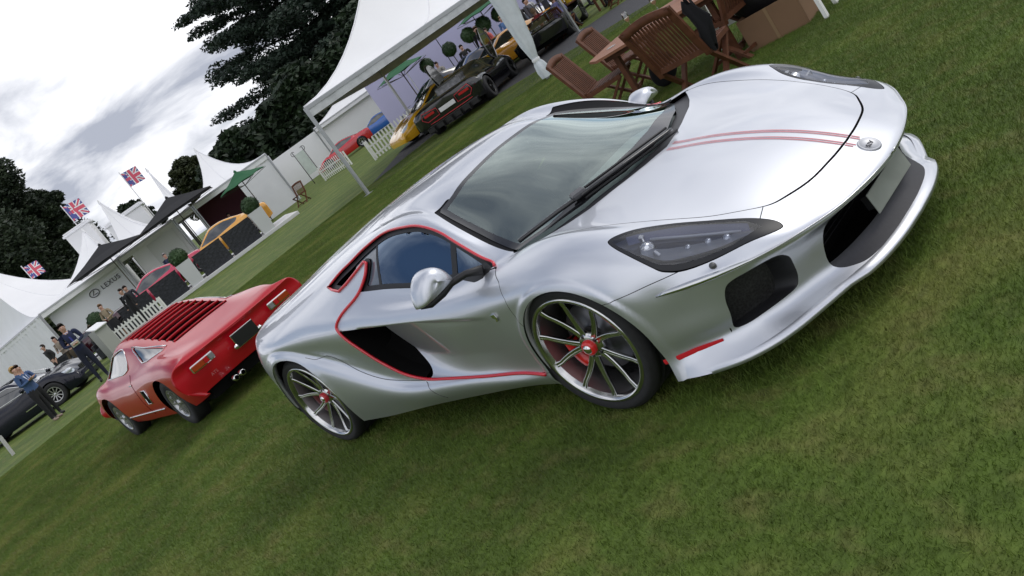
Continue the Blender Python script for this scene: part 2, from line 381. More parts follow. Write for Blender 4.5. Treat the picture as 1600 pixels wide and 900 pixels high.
# ------------------------------------------------------------------ wheels
def wheel_parts(parent, loc, rim_r, tyre_r, width, side, pairs, ang0, spoke_m, concave=.035, caliper=True, thin=False, nut=None, rotz=0):
    """a wheel whose axle lies on Y; its face looks to side (-1: towards -Y)"""
    M = (R3('X', pi/2) if side < 0 else R3('X', -pi/2)).to_4x4()
    W = bpy.data.objects.new('wheel', None); COL.objects.link(W); W.parent = parent; W.location = loc; W.rotation_euler = (0, 0, rotz); W.empty_display_size = .1
    h = width/2; R, r = tyre_r, rim_r
    prof = [(r-.012, -h), (r+.006, -h-.004), (r+.03, -h-.012), (R-.02, -h-.006), (R-.004, -h+.012)]
    for g in (-.55, -.2, .2, .55): prof += [(R, h*g-.006*0-.008), (R-.008, h*g-.005), (R-.008, h*g+.005), (R, h*g+.008)]
    prof += [(R-.004, h-.012), (R-.02, h+.006), (r+.03, h+.012), (r+.006, h+.004), (r-.012, h)]
    MB().lathe(prof, M, 64).build('tyre', TYRE, W)
    rimp = [(r+.004, h-.004), (r+.004, h+.004), (r-.004, h+.008), (r-.016, h+.006), (r-.020, h-.004), (r-.026, h-.02)]
    rim_o = MB().lathe(rimp, M, 64).build('rim', ALLOY, W)
    MB().lathe([(r-.026, h-.02), (r-.030, h-.07), (r-.045, -h+.03), (r-.03, -h), (r-.004, -h)], M, 64).build('rim_barrel', mat('barrel_alloy', (.62, .62, .63), rough=.38, metal=1), W)
    # brake disc, hub bell and a dark back plate
    hub = MB().lathe([(.07, h-.09), (.085, h-.10), (.17*r/.28, h-.105), (.172*r/.28, h-.13), (.07, h-.13)], M, 48); hub.build('brake_disc', mat('brake_steel', (.16, .16, .17), rough=.4, metal=.9), W)
    MB().lathe([(0, h-.14), (r-.05, h-.15)], M, 40).build('back_plate', VOID, W)
    if caliper:
        mb = MB()
        for a in np.linspace(radians(150), radians(215), 7):
            pass
        arc = [(.125*r/.28, 0), (.19*r/.28, 0)]
        n = 12; A0, A1 = (radians(166), radians(224)); vs = []
        rows = []
        for i in range(n+1):
            a = A0+(A1-A0)*i/n; e = min(1, min(i, n-i)/1.5+.35); ri, ro = .128*r/.28, (.128+.058*e)*r/.28
            rows.append([M @ Vector((rr*cos(a), rr*sin(a), zz)) for rr, zz in ((ri, h-.09), (ri, h-.062), (ro-.01, h-.058), (ro, h-.066), (ro, h-.105), (ri, h-.105))])
        mb.grid(rows, closed=True); mb.build('brake_caliper', mat('caliper_red', (.62, .010, .010), rough=.3, coat=.6) if concave < .05 else mat('caliper_dark', (.10, .01, .015), rough=.4), W)
    hz = h-concave
    mb = MB()
    for k in range(pairs):
        c = ang0+2*pi*k/pairs
        for s in ((-1, 1) if not thin else (0,)):
            pts = []
            for t in np.linspace(0, 1, 7):
                rad = .045+(r-.022-.045)*t; a = c+s*(radians(9)*(1-t)+radians(18)*min(1, t*1.12)); 
                z = hz+concave*.8*(t**1.6); wdt = (.0150-.0045*t)*(r/.28)*(1.25 if t > .97 else 1); dep = .016-.004*t
                pts.append((rad, a, z, wdt, dep))
            rows = []
            for (rad, a, z, wd, dp) in pts:
                cr = Vector((cos(a), sin(a), 0)); tn = Vector((-sin(a), cos(a), 0)); 
                sec = [(-wd, -dp), (-wd, -.003), (-wd*.7, 0), (-wd*.28, -.0035), (wd*.28, -.0035), (wd*.7, 0), (wd, -.003), (wd, -dp)]
                rows.append([M @ (cr*rad+tn*x+Vector((0, 0, z+y))) for x, y in sec])
            mb.grid(rows, closed=True)
    mb.lathe([(0, hz+.002), (.052, hz+.002), (.062, hz-.004), (.07, hz-.02), (.07, hz-.06)], M, 40)
    sp = mb.build('spokes', spoke_m, W)
    lugs = MB()
    for k in range(pairs):
        lugs = MB(); a = ang0+2*pi*k/pairs; lugs.lathe([(0, 0), (.009, 0), (.011, -.004), (.011, -.02)], M @ Matrix.Translation((.052*cos(a), .052*sin(a), hz+.003)), 10); lugs.build('wheel_bolt', BLACK_GLOSS, W)
    if nut:
        MB().lathe([(.022, hz+.026), (.034, hz+.024), (.038, hz+.016), (.038, hz)], M, 10).build('centre_nut', nut, W)
        MB().lathe([(0, hz+.034), (.014, hz+.034), (.022, hz+.028), (.024, hz+.02)], M, 20).build('centre_cap', CHROME, W)
    else:
        MB().lathe([(0, hz+.012), (.022, hz+.010), (.027, hz)], M, 20).build('centre_cap', CHROME, W)
    return W
def smooth01(x, a, b):
    t = np.clip((x-a)/(b-a), 0, 1); return t*t*(3-2*t)
def weld(o, d=1e-5):
    bm = bmesh.new(); bm.from_mesh(o.data); bmesh.ops.remove_doubles(bm, verts=bm.verts, dist=d); bm.to_mesh(o.data); bm.free()
def mirror_curve(P): return np.array([(x, -y, z) for x, y, z in P])
# ------------------------------------------------------------------ the silver supercar
def build_silver():
    root = empty('silver_supercar', (0, 0, 0), 0, 'low silver supercar with red pinstripes and red-edged side scoops, nearest on the grass', 'car')
    P, F = body_cage(); V, Q = fit_sub(P, F, 4); skin = Skin(V, Q)
    from mathutils.bvhtree import BVHTree
    V3, Q3 = fit_sub(P, F, 3)
    bv = BVHTree.FromPolygons(V3.tolist(), Q3.tolist())
    def down(x, y):
        h = bv.ray_cast(Vector((x, y, 3)), Vector((0, 0, -1))); return h[0], h[1]
    def sidep(x, z, s=-1):
        h = bv.ray_cast(Vector((x, 3*s, z)), Vector((0, -s, 0))); return h[0], h[1]
    def frontp(y, z):
        h = bv.ray_cast(Vector((3, y, z)), Vector((-1, 0, 0))); return h[0], h[1]
    aY = lambda V: np.abs(V[:, 1])
    def arch(cx, cz, R):
        return lambda V: np.maximum(np.where(V[:, 2] > cz, np.hypot(V[:, 0]-cx, V[:, 2]-cz), np.abs(V[:, 0]-cx))-R, .6-aY(V))
    A1, A2 = (.065, .335, .350), (-2.60, .345, .398)
    for a in (A1, A2): _, skin = skin.split(arch(*a))
    def lipf(V, a, w, h):
        r = np.where(V[:, 2] > a[1], np.hypot(V[:, 0]-a[0], V[:, 2]-a[1]), np.abs(V[:, 0]-a[0]))-a[2]
        return np.where((aY(V) > .7) & (r < w) & (r > -.01), h*(1-smooth01(r, w*.62, w)), 0)
    skin.V[:, 1] += np.sign(skin.V[:, 1])*(lipf(skin.V, A1, .042, .009)+lipf(skin.V, A2, .03, .004))
    liner = skin.copy()
    # ---- scoop behind the door: push the skin inwards between the shoulder crease and the red sill line
    red = crom([(-1.404, 1.035), (-1.422, .984), (-1.50, .918), (-1.645, .872), (-1.715, .83), (-1.708, .785), (-1.644, .672), (-1.568, .541), (-1.458, .433), (-1.298, .37), (-1.102, .343), (-.797, .313), (-.508, .294), (-.33, .272)], 5)
    topl = crom([(-1.712, .803), (-1.654, .792), (-1.307, .753), (-.941, .713), (-.619, .667), (-.424, .646)], 5)
    lower_red = red[[i for i in range(len(red)) if red[i][1] < .79]]
    sc_poly = np.vstack([topl, lower_red[::-1]])
    sc = lambda V: np.maximum(poly_sd(sc_poly, V[:, [0, 2]]), .75-aY(V))
    def depth(V):
        x, z = V[:, 0], V[:, 2]
        zt = np.interp(x, topl[:, 0], topl[:, 1]); o = np.argsort(lower_red[:, 0]); zb = np.interp(x, lower_red[o, 0], lower_red[o, 1])
        D = .115*(1-smooth01(x, -1.6, -.75))+.022*(1-smooth01(x, -.75, -.36))
        f = smooth01(zt-z, .0, .028); g = np.where(x > -1.60, np.clip((z-zb)/.13, 0, 1)**.6, 1)
        return D*f*(g)
    edge_line = crom([(-1.545, .83), (-1.515, .775), (-1.46, .66), (-1.36, .52), (-1.25, .40), (-1.25, .30)], 4)
    duct, skin = skin.split(lambda V: np.maximum(sc(V), -line_sd(edge_line[::-1], V[:, [0, 2]])))
    duct.V[:, 1] -= np.sign(duct.V[:, 1])*(depth(duct.V)+.10)
    dsc = sc(skin.V) < -2e-4; skin.V[:, 1] -= np.sign(skin.V[:, 1])*np.where(dsc, depth(skin.V), 0)
    lin_cut = [sc]
    # ---- windscreen, cowl and pillar trims in plan
    gl = np.array([(-.812, 0), (-.803, .22), (-.80, .40), (-.818, .50), (-.805, .525), (-.70, .565), (-.58, .605), (-.41, .655), (-.25, .695), (-.225, .69), (-.10, .58), (.0, .44), (.10, .2), (.13, 0)])
    glp = np.vstack([gl, [(x, -y) for x, y in gl[::-1]]])
    zgt = lambda V, z: z-V[:, 2]
    wf = lambda V: np.maximum(poly_sd(glp, V[:, :2]), zgt(V, .74))
    wind, skin = skin.split(wf)
    frit, pane = wind.split(lambda V: -(poly_sd(glp, V[:, :2])+.034+.075*smooth01(V[:, 0], -.16, .08)))
    hoodl = crom([(.992, 0), (.985, .13), (.957, .27), (.90, .385), (.85, .455), (.75, .515), (.63, .565), (.42, .62), (.24, .655), (.08, .69), (-.02, .703), (-.10, .708)], 5)
    cowb = np.array([(-.10, .708), (-.065, .665), (.0, .575), (.055, .475), (.14, .26), (.175, .15), (.205, 0)])
    hp = np.vstack([hoodl, cowb]); hp = np.vstack([hp, [(x, -y) for x, y in hp[::-1]]])
    hood_f = lambda V: np.maximum(poly_sd(hp, V[:, :2]), zgt(V, .47))
    hgw = lambda V: .0016+.0026*smooth01(V[:, 0], .80, .92)
    hood, skin = skin.split(lambda V: hood_f(V)+hgw(V))
    _, skin = skin.split(lambda V: hood_f(V)-hgw(V))
    cw = np.vstack([gl[8:], cowb[::-1]]); cwp = np.vstack([cw, [(x, -y) for x, y in cw[::-1]]])
    cowp = np.array([(.3, 0), (.3, .2), (-.1, .74), (-.24, .735), (-.30, .66), (-.2, .4), (-.05, 0)]); cowp = np.vstack([cowp, [(x, -y) for x, y in cowp[::-1]]])
    cowl, skin = skin.split(lambda V: np.maximum(np.maximum(poly_sd(cowp, V[:, :2]), zgt(V, .74)), aY(V)-.714))
    tr_out = crom([(-.84, .56), (-.70, .622), (-.58, .664), (-.41, .708), (-.23, .735)], 4)
    trp = np.vstack([tr_out, [(-.2, .68), (-.82, .45)]])
    trim, skin = skin.split(lambda V: np.maximum(poly_sd(trp, np.c_[V[:, 0], aY(V)-.010*(V[:, 1] > 0)+.026*(V[:, 1] < 0)]), zgt(V, .78)))
    # ---- side windows in elevation
    win = np.vstack([crom([(-.335, .807), (-.424, .855), (-.548, .944), (-.66, 1.017), (-.793, 1.073), (-.941, 1.108), (-1.183, 1.127), (-1.425, 1.101), (-1.604, 1.067), (-1.747, 1.04), (-1.873, 1.003)], 5),
                     [(-1.80, .985), (-1.705, .968), (-1.63, .985), (-1.53, 1.015), (-1.43, 1.04), (-1.404, 1.032), (-1.425, .984), (-1.475, .928)],
                     crom([(-1.475, .928), (-1.25, .893), (-1.01, .851), (-.69, .823), (-.50, .80)], 3)])
    win2 = np.array([(x, z-.045*float(smooth01(np.array(z), .90, 1.05))) for x, z in win])
    wn = lambda V: np.maximum(np.where(V[:, 1] > 0, poly_sd(win2, V[:, [0, 2]]), poly_sd(win, V[:, [0, 2]])), .56-aY(V))
    sidew, skin = skin.split(wn)
    # ---- headlights in plan
    hl = crom([(.371, .785), (.368, .765), (.401, .727), (.466, .668), (.557, .618), (.654, .583), (.749, .555), (.843, .533), (.904, .526), (.932, .538), (.928, .56), (.89, .609), (.83, .666), (.766, .715), (.695, .76), (.63, .796), (.58, .818), (.551, .825), (.491, .822), (.42, .807)], 3, closed=True)
    hlf = lambda V: np.maximum(poly_sd(hl, np.c_[V[:, 0], aY(V)]), zgt(V, .44))
    lamp, skin = skin.split(lambda V: hlf(V)+.0015)
    _, skin = skin.split(lambda V: hlf(V)-.0015)
    frame, lens = lamp.split(lambda V: -(hlf(V)+.015+.03*smooth01(V[:, 0], .80, .90)))
    # ---- grille and intakes in front elevation
    gp = crom([(0, .168), (.28, .168), (.37, .178), (.418, .215), (.418, .32), (.412, .385), (.392, .412), (.36, .416), (.20, .408), (0, .404)], 4)
    gpp = np.vstack([gp, [(-y, z) for y, z in gp[::-1]]])
    gf = lambda V: np.maximum(poly_sd(gpp, V[:, 1:]), .80-V[:, 0])
    mouth, skin = skin.split(gf)
    shelf, mouth_open = mouth.split(lambda V: V[:, 2]-.235)
    ip = crom([(.762, .418), (.746, .432), (.719, .434), (.656, .430), (.615, .419), (.578, .394), (.550, .36), (.534, .30), (.538, .262), (.557, .240), (.614, .236), (.698, .236), (.746, .236), (.768, .243), (.772, .27), (.772, .316), (.77, .372)], 3, closed=True)
    inf = lambda V: np.maximum(poly_sd(ip, np.c_[aY(V), V[:, 2]]), .60-V[:, 0])
    intake, skin = skin.split(inf)
    for s in (-1, 1):
        wl = MB(); el = edge_line[(edge_line[:, 1] < .77) & (edge_line[:, 1] > .375)]
        rp = np.vstack([topl[topl[:, 0] < -1.53], el, lower_red[lower_red[:, 0] < -1.27][::-1]]); ring = [sidep(x, z, s)[0] for x, z in rp]; dp = depth(np.array([tuple(v) for v in ring])); on_e = np.array([False]*int((topl[:, 0] < -1.53).sum())+[True]*len(el)+[False]*int((lower_red[:, 0] < -1.27).sum()))
        ring = [v-Vector((0, s*(d_+.004) if e_ else s*.001, 0)) for v, d_, e_ in zip(ring, dp, on_e)]
        wl.grid([[v-Vector((0, s*.003, 0)) for v in ring], [Vector((v.x, s*.62, v.z)) for v in ring]], closed=True)
        wl.add([Vector((v.x, s*.62, v.z)) for v in ring], [tuple(range(len(ring)))]); wl.build('duct_wall', VOID, root)
    # ---- panels: front bumper / wings / doors / rear quarters
    shl = np.array([(.80, -.2), (.83, .40), (.855, .53), (.74, .70), (.63, .797), (.507, .873), (.33, .95), (.1, 1.1)])
    bf = lambda V: np.minimum(line_sd(shl, np.c_[V[:, 0], aY(V)])*-1 if False else -line_sd(shl[::-1], np.c_[V[:, 0], aY(V)]), np.maximum(V[:, 2]-.545, .30-V[:, 0]))
    t = line_sd(shl[::-1], np.array([[1.1, 0.]]))[0]; sg = -1 if t > 0 else 1
    shl = np.array([(.80, -.2), (.83, .40), (.855, .53), (.74, .70), (.64, .80), (.64, 1.2)])
    t = line_sd(shl[::-1], np.array([[1.1, 0.]]))[0]; sg = -1 if t > 0 else 1
    def bf(V):
        zl = np.interp(V[:, 0], [.30, .339, .42, .507, .58, .629, .66], [.570, .567, .565, .560, .553, .549, .547])
        return np.minimum(sg*line_sd(shl[::-1], np.c_[V[:, 0], aY(V)]), np.maximum(np.maximum(V[:, 2]-zl, .20-V[:, 0]), V[:, 0]-.66))
    bumper, skin = skin.split(lambda V: bf(V)+.0015)
    _, skin = skin.split(lambda V: bf(V)-.0015)
    ds = np.array([(-.345, .83), (-.31, .803), (-.25, .766), (-.218, .70), (-.225, .64), (-.225, .60), (-.15, .50), (-.15, .1)])
    front = lambda V: line_sd(ds, V[:, [0, 2]])
    sgd = 1 if line_sd(ds, np.array([[.5, .5]]))[0] < 0 else -1
    # doors: behind the front shutline, below the window, above and ahead of the red line
    dpoly = np.vstack([ds[1:6], [(-.15, .40), (-.15, .286)], red[::-1][2:-4], [(-1.475, .928), (-1.25, .893), (-1.01, .851), (-.69, .823), (-.50, .803)]])
    df = lambda V: np.maximum(poly_sd(dpoly, V[:, [0, 2]]), .60-aY(V))
    door, skin = skin.split(lambda V: df(V)+.0015)
    _, skin = skin.split(lambda V: df(V)-.0015)
    # rear deck: cover over the engine
    dk = crom([(-1.72, 0), (-1.72, .30), (-1.80, .47), (-1.95, .535), (-2.3, .57), (-2.7, .64), (-3.0, .72), (-3.2, .74)], 4)
    dkp = np.vstack([dk, [(-3.28, .6), (-3.34, .4), (-3.36, 0)]]); dkp = np.vstack([dkp, [(x, -y) for x, y in dkp[::-1]]])
    dkf = lambda V: np.maximum(poly_sd(dkp, V[:, :2]), zgt(V, .86))
    deck, skin = skin.split(lambda V: dkf(V)+.0015)
    _, skin = skin.split(lambda V: dkf(V)-.0015)
    roofp = np.array([(-1.62, 0), (-1.62, .35), (-1.50, .60), (-1.2, .61), (-.8, .56), (-.5, 0)])
    # ---- build
    skin.build('body', SILVER, root); deck.build('engine_cover', SILVER, root); hood.build('bonnet', SILVER, root); bumper.build('front_bumper', SILVER, root)
    for s in (-1, 1):
        pos = lambda V: V[:, 1]*-s
        dd, _ = door.split(pos); dd.build('door', SILVER, root)
        dd, _ = duct.split(pos); dd.build('side_duct', VOID, root)
        dd, _ = lens.split(pos); hlo = frame.split(pos)[0].build('headlight', mat('lamp_frame', (.015, .016, .02), rough=.3, spec=.35), root)
        lf = lens.split(pos)[0]; lf.build('lens', LAMP_GLASS, hlo)
        bk = lf.offset(0); nrm = lf.normals(); e = -hlf(bk.V); bk.V = bk.V-nrm*np.clip(e*1.2+.004, 0, .06)[:, None]; bk.build('bucket', mat('lamp_bucket', (.012, .018, .05), rough=.2, metal=.3), hlo)
        # projector, reflector and light guides
        n1 = Vector((.55, .45*s, .7)).normalized(); Mq = n1.to_track_quat('Z', 'Y').to_matrix().to_4x4()
        def lampat(x, y, r, dz):
            p, nn = down(x, y*s); return Matrix.Translation(p-nn*dz) @ Mq
        MB().lathe([(.0, .018), (.018, .014), (.029, .0), (.034, -.004), (.036, -.03)], lampat(.50, .745, .03, .035), 24).build('projector', CHROME, hlo)
        mb = MB(); mb.box((0, 0, 0), (.05, .016, .03), Matrix(((.8, .2, .1), (.1, .8, 0), (0, 0, 1))), bev=.004)
        o = mb.build('reflector', CHROME, hlo); p, nn = down(.545, .765*s); o.location = p-nn*.030; o.rotation_euler = (.3, -.4, .7*s)
        o2 = MB().box((0, 0, 0), (.022, .02, .045), None, bev=.004).build('reflector', CHROME, hlo); p, nn = down(.475, .715*s); o2.location = p-nn*.03; o2.rotation_euler = (.2, .3, .2)
        for (x, y, rr) in ((.64, .70, .014), (.70, .655, .016), (.76, .625, .018)):
            MB().lathe([(0, .008), (rr*.7, .006), (rr, 0), (rr, -.02)], lampat(x, y, rr, .03), 16).build('lamp_module', mat('lamp_module', (.35, .37, .42), rough=.15, metal=.9), hlo)
        gd = [down(x, y*s) for x, y in ((.50, .70), (.60, .655), (.70, .615), (.80, .58))]
        MB().tube([p-nn*.03 for p, nn in gd], .006, 6).build('light_guide', mat('lamp_grey', (.25, .27, .33), rough=.3), hlo)
        rows = []
        for (x, y) in crom([(.50, .795), (.575, .79), (.66, .745), (.76, .685), (.82, .635), (.86, .598)], 3):
            p, nn = down(x, y*s); q, n2 = down(x-.028, (y-.05)*s); rows.append([p-nn*.006, p-nn*.018, q-n2*.030, q-n2*.055])
        MB().grid(rows).build('lamp_bezel', mat('lamp_silver', (.20, .22, .28), rough=.35, metal=.5), hlo)
        rows = []
        for (x, y) in crom([(.42, .735), (.50, .675), (.62, .605), (.75, .572), (.82, .558)], 3):
            p, nn = down(x, y*s); q, n2 = down(x+.015, (y+.022)*s); rows.append([p-nn*.008, q-n2*.030])
        MB().grid(rows).build('lamp_bezel', mat('lamp_navy', (.03, .04, .10), rough=.25, metal=.4), hlo)
    # nose emblem, stripes
    PINK = mat('pinstripe_red', (.60, .03, .06), rough=.3, coat=.8)
    for ys in (.036, .022, -.022, -.036):
        pts = []
        for x in np.linspace(.225, 1.03 if abs(ys) < .03 else 1.025, 170):
            if abs(x-.991) < .002: continue
            p, nn = down(x, ys); pts.append((p, nn))
        for seg in ([q for q in pts if q[0].x < .9885], [q for q in pts if q[0].x > .9935]):
            rows = [[p+nn*.0022+Vector((0, -.0026, 0)), p+nn*.0022+Vector((0, .0026, 0))] for p, nn in seg]
            MB().grid(rows).build('pinstripe', PINK, root)
    p, nn = down(1.066, 0); Mb = Matrix.Translation(p) @ nn.to_track_quat('Z', 'X').to_matrix().to_4x4()
    bd = MB().lathe([(0, .004), (.035, .003), (.038, .005), (.043, .005), (.046, 0)], Mb, 36).build('nose_badge', mat('badge_silver', (.42, .43, .46), rough=.4, metal=.7), root)
    txt_curve('ATS', Mb @ Matrix.Translation((0, 0, .0048)), .026, .002, mat('badge_dark', (.06, .06, .07), rough=.3, metal=.7), bd, 'badge_letters', rot=pi/2)
    # ---- glass
    frit.build('windscreen_surround', mat('frit_black', (.012, .012, .014), rough=.12, coat=.3), root); pane.build('windscreen', GLASS, root)
    [trim.split(lambda V, s=s: -V[:, 1]*s)[0].offset(-.004).build('pillar_trim', mat('pillar_black', (.010, .010, .012), rough=.6, spec=.12), root) for s in (-1, 1)]
    cowl.offset(-.022).build('cowl_panel', mat('cowl_plastic', (.03, .03, .035), rough=.45), root)
    for s in (-1, 1):
        pos = lambda V: V[:, 1]*-s
        w_, _ = sidew.split(pos); 
        wz = win2 if s > 0 else win; inner = lambda V: poly_sd(wz, V[:, [0, 2]])+.022
        blk, g = w_.split(lambda V: -inner(V))
        o = blk.offset(-.012).build('window_surround', BLACK, root)
        # glass: door pane, front quarter pane, rear quarter pane; the slot behind it stays black
        fl = np.array([(-.55, 1.2), (-.60, .98), (-.66, .80), (-.66, .5)])
        rl = np.array([(-1.30, 1.2), (-1.315, 1.05), (-1.30, .90), (-1.3, .5)])
        sg2 = lambda L, V: line_sd(L, V[:, [0, 2]])
        f0 = 1 if sg2(fl, np.array([[-.3, 0, .9]]))[0] < 0 else -1
        qf, rest = g.split(lambda V: f0*sg2(fl, V)-(-.0)+.012)
        _, rest = rest.split(lambda V: f0*sg2(fl, V)-.012)
        f1 = 1 if sg2(rl, np.array([[-.9, 0, .9]]))[0] < 0 else -1
        mid, back = rest.split(lambda V: f1*sg2(rl, V)+.007)
        _, back = back.split(lambda V: f1*sg2(rl, V)-.007)
        bl = np.array([(-1.50, 1.2), (-1.56, 1.06), (-1.60, .98), (-1.6, .8)])
        qb, slot = back.split(lambda V: f1*sg2(bl, V))
        mid.offset(-.016).build('side_window', SIDE_GLASS, root); qf.offset(-.016).build('quarter_window', SIDE_GLASS, root); 
        if len(qb.F): qb.offset(-.02).build('rear_quarter_window', mat('smoked_glass', (.10, .12, .15), rough=.05, coat=1), root)
        if len(slot.F): slot.offset(-.06).build('pillar_slot', VOID, root)
        bg = g.offset(-.03); bg.build('window_seal', BLACK, root) if False else None
        pil = g.split(lambda V: np.abs(sg2(fl, V))-.02)[0]
        if len(pil.F): pil.offset(-.014).build('window_pillar', BLACK, root)
        pil = g.split(lambda V: np.abs(sg2(rl, V))-.012)[0]
        if len(pil.F): pil.offset(-.015).build('window_pillar', BLACK, root)
        # red lines
        def on_side(P2, lift=.003):
            out = []
            for x, z in P2:
                p, nn = sidep(x, z, s)
                if p is None: continue
                out.append(p+nn*lift)
            return out
        loopw = np.vstack([wz[:51], [(-1.80, .985), (-1.705, .968), (-1.63, .985), (-1.53, 1.015), (-1.43, 1.045)]])
        full = [p-Vector((0, 0, .028*min(1, max(0, (p.z-.80)/.08)) if s > 0 else 0)) for p in on_side(loopw)]+on_side(red)
        nrad = [.009]*len(full)
        k0 = len(on_side(loopw))
        rad = [.0072 if i < k0-6 else .0092 for i in range(len(full))]
        MB().tube(full, rad, 8).build('red_trim_line', RED_TRIM, root)
        st = [sidep(x, z, s) for x, z in [(.395, .236), (.45, .231), (.52, .227), (.57, .224), (.625, .222)]]
        rows = [[p+nn*.003+Vector((0, 0, -.011*f)), p+nn*.005, p+nn*.003+Vector((0, 0, .012*f))] for (p, nn), f in zip(st, (1, 1, .9, .8, .55))]
        MB().grid(rows).build('bumper_stripe', RED_TRIM, root)
        for ln, rr in (([(-2.10, .665), (-2.03, .637), (-1.872, .526), (-1.681, .434), (-1.513, .390), (-1.30, .358)], .0022), ([(-1.30, .352), (-1.262, .30), (-1.20, .235)], .0020), ([(-2.32, .70), (-2.22, .665), (-2.10, .665)], .0018)):
            pts = [q[0] for q in (sidep(x, z, s) for x, z in crom(ln, 5)) if q[0] is not None]
            MB().tube(pts, rr, 5).build('panel_seam', mat('seam_grey', (.05, .05, .05), rough=.8), root)
        # badge on the wing-side of the door
        p, nn = sidep(-.361, .627, s); Ms = Matrix.Translation(p+nn*.002) @ nn.to_track_quat('Z', 'Y').to_matrix().to_4x4()
        MB().prism([(-.016, .02), (.014, .02), (.018, .0), (.006, -.02), (-.008, -.022), (.002, -.004), (-.012, .0)], .005, Ms).build('door_badge', CHROME, root)
        # marker lamp under the headlight and the bright lip line
        lipc = []
        for y in np.linspace(0, .70, 22):
            h = None
            zl = np.interp(y, [0, .18, .37, .48, .57, .64, .695, .74], [.425, .43, .438, .447, .458, .467, .475, .483])
            h = bv.ray_cast(Vector((3, y*s, zl-.006)), Vector((-1, 0, 0))); lipc.append(h[0]+h[1]*.001)
        for x, z in ((.80, .477), (.74, .483), (.68, .489), (.62, .495), (.56, .503), (.52, .507)):
            p, nn = sidep(x, z, s); lipc.append(p+nn*.001)
        n = len(lipc); MB().tube(lipc, [.004]*(n-7)+[.0055, .009, .013, .0145, .0135, .010, .004], 8).build('lip_trim', mat('lip_chrome', (.6, .61, .62), rough=.12, metal=1), root)
        p, nn = sidep(.735, .512, s)
        MB().ball((0, 0, 0), (.016, .012, .016), 12, 8).build('parking_sensor', mat('sensor_grey', (.12, .12, .12), rough=.3, metal=.6), root).location = p
        # mirrors
        build_mirror(root, s)
        # wheel arch lips and wells
        for (cx, cz, R), w in ((A1, .035), (A2, .03)):
            pts = [(cx+R, .05 if cx > -1 else .12), (cx+R, .2)]+[(cx+R*cos(a), cz+R*sin(a)) for a in np.linspace(0, pi, 40)]+[(cx-R, .2), (cx-R, .15)]
            rows = []
            for x, z in pts:
                dx = x-cx; q = 1 if dx > 0 else -1
                rr = hypot(x-cx, max(z-cz, 0)) or 1
                ox, oz = (x-cx)/rr*.007 if z > cz else q*.007, (z-cz)/rr*.007 if z > cz else 0
                p, nn = sidep(x+ox, z+oz, s)
                if p is None: continue
                if abs(p.y) < .8: continue
                rows.append([Vector((x, p.y, z)), Vector((x-(ox*.5), p.y-s*.006, z-oz*.5)), Vector((x-ox*.5, p.y-s*w, z-oz*.5)), Vector((x+ox, p.y-s*(w+.01), z+oz))])
            MB().grid(rows).build('arch_lip', SILVER, root)
            mb = MB(); pr = [(cx+(R+.03)*cos(a), cz+(R+.03)*sin(a)) for a in np.linspace(-.35, pi+.35, 30)]
            rows = [[Vector((x, s*.895, z)), Vector((x, s*.50, z))] for x, z in pr]; mb.grid(rows)
            mb.add([Vector((x, s*.50, z)) for x, z in pr], [tuple(range(len(pr)))]); mb.build('wheel_well', VOID, root)
    # ---- dark inner shell behind the gaps
    for f in (sc, gf, inf, wn, hlf, wf): _, liner = liner.split(lambda V, f=f: f(V)-.012)
    _, liner = liner.split(lambda V: np.maximum(poly_sd(cowp, V[:, :2]), zgt(V, .70)))
    for a in ((A1[0], A1[1], A1[2]+.03), (A2[0], A2[1], A2[2]+.03)): _, liner = liner.split(arch(*a))
    liner.offset(-.012).build('inner_shell', VOID, root)
    MB().box((-1.25, 0, .165), (3.3, 1.3, .02)).build('floor_pan', VOID, root)
    cwd = MB(); cwd.box((-.02, 0, .70), (.55, 1.2, .02)); cwd.build('scuttle', VOID, root)
    # ---- grille, plate, shelf
    shelf.build('grille_shelf', GREY_RUBBER, root)
    mb = MB(); pts = [(y, z) for y, z in gpp]
    ring = [Vector((frontp(y, z)[0].x if frontp(y, z)[0] else 1.0, y, z)) for y, z in gpp]
    rows = [ring, [Vector((v.x-.03, v.y*.99, v.z)) for v in ring], [Vector((.80, v.y*.95, v.z)) for v in ring]]
    mb.grid(rows, closed=True); mb.add([Vector((.80, v.y*.95, v.z)) for v in ring], [tuple(range(len(ring)))]); mb.build('grille_duct', VOID, root)
    msh = MB()
    for z in np.arange(.25, .39, .022): msh.box((.86, 0, z), (.006, .76, .004))
    msh.build('grille_bar', BLACK, root)
    plate = MB().box((0, 0, 0), (.006, .37, .092), None, bev=.002).build('number_plate', mat('plate_grey', (.30, .32, .29), rough=.4, nscale=9, namp=.12), root)
    plate.location = (1.048, .03, .298); plate.rotation_euler = (0, radians(-8), 0)
    MB().box((-.03, 0, 0), (.05, .30, .06)).build('plate_bracket', BLACK, plate)
    for s in (-1, 1):
        ring = []
        for y, z in ip:
            q = frontp(y*s, z); ring.append(Vector((q[0].x, y*s, z)))
        cen = sum(ring, Vector())/len(ring)
        rows = [ring, [Vector((v.x-.012, v.y+(cen.y-v.y)*.03, v.z+(cen.z-v.z)*.05)) for v in ring], [Vector((v.x-.14, v.y+(cen.y-v.y)*.12, v.z)) for v in ring]]
        mb = MB().grid(rows, closed=True); mb.build('intake_duct', BLACK, root)
        mb = MB().add([Vector((v.x-.10, v.y+(cen.y-v.y)*.05, v.z)) for v in ring], [tuple(range(len(ring)))]); mb.build('intake_mesh', mesh_mat(), root)
    # splitter blade edge
    mb = MB(); 
    edge = crom([(1.10, 0), (1.09, .18), (1.055, .34), (.995, .465), (.95, .56), (.91, .64), (.87, .71), (.805, .79), (.705, .86), (.575, .905)], 4)
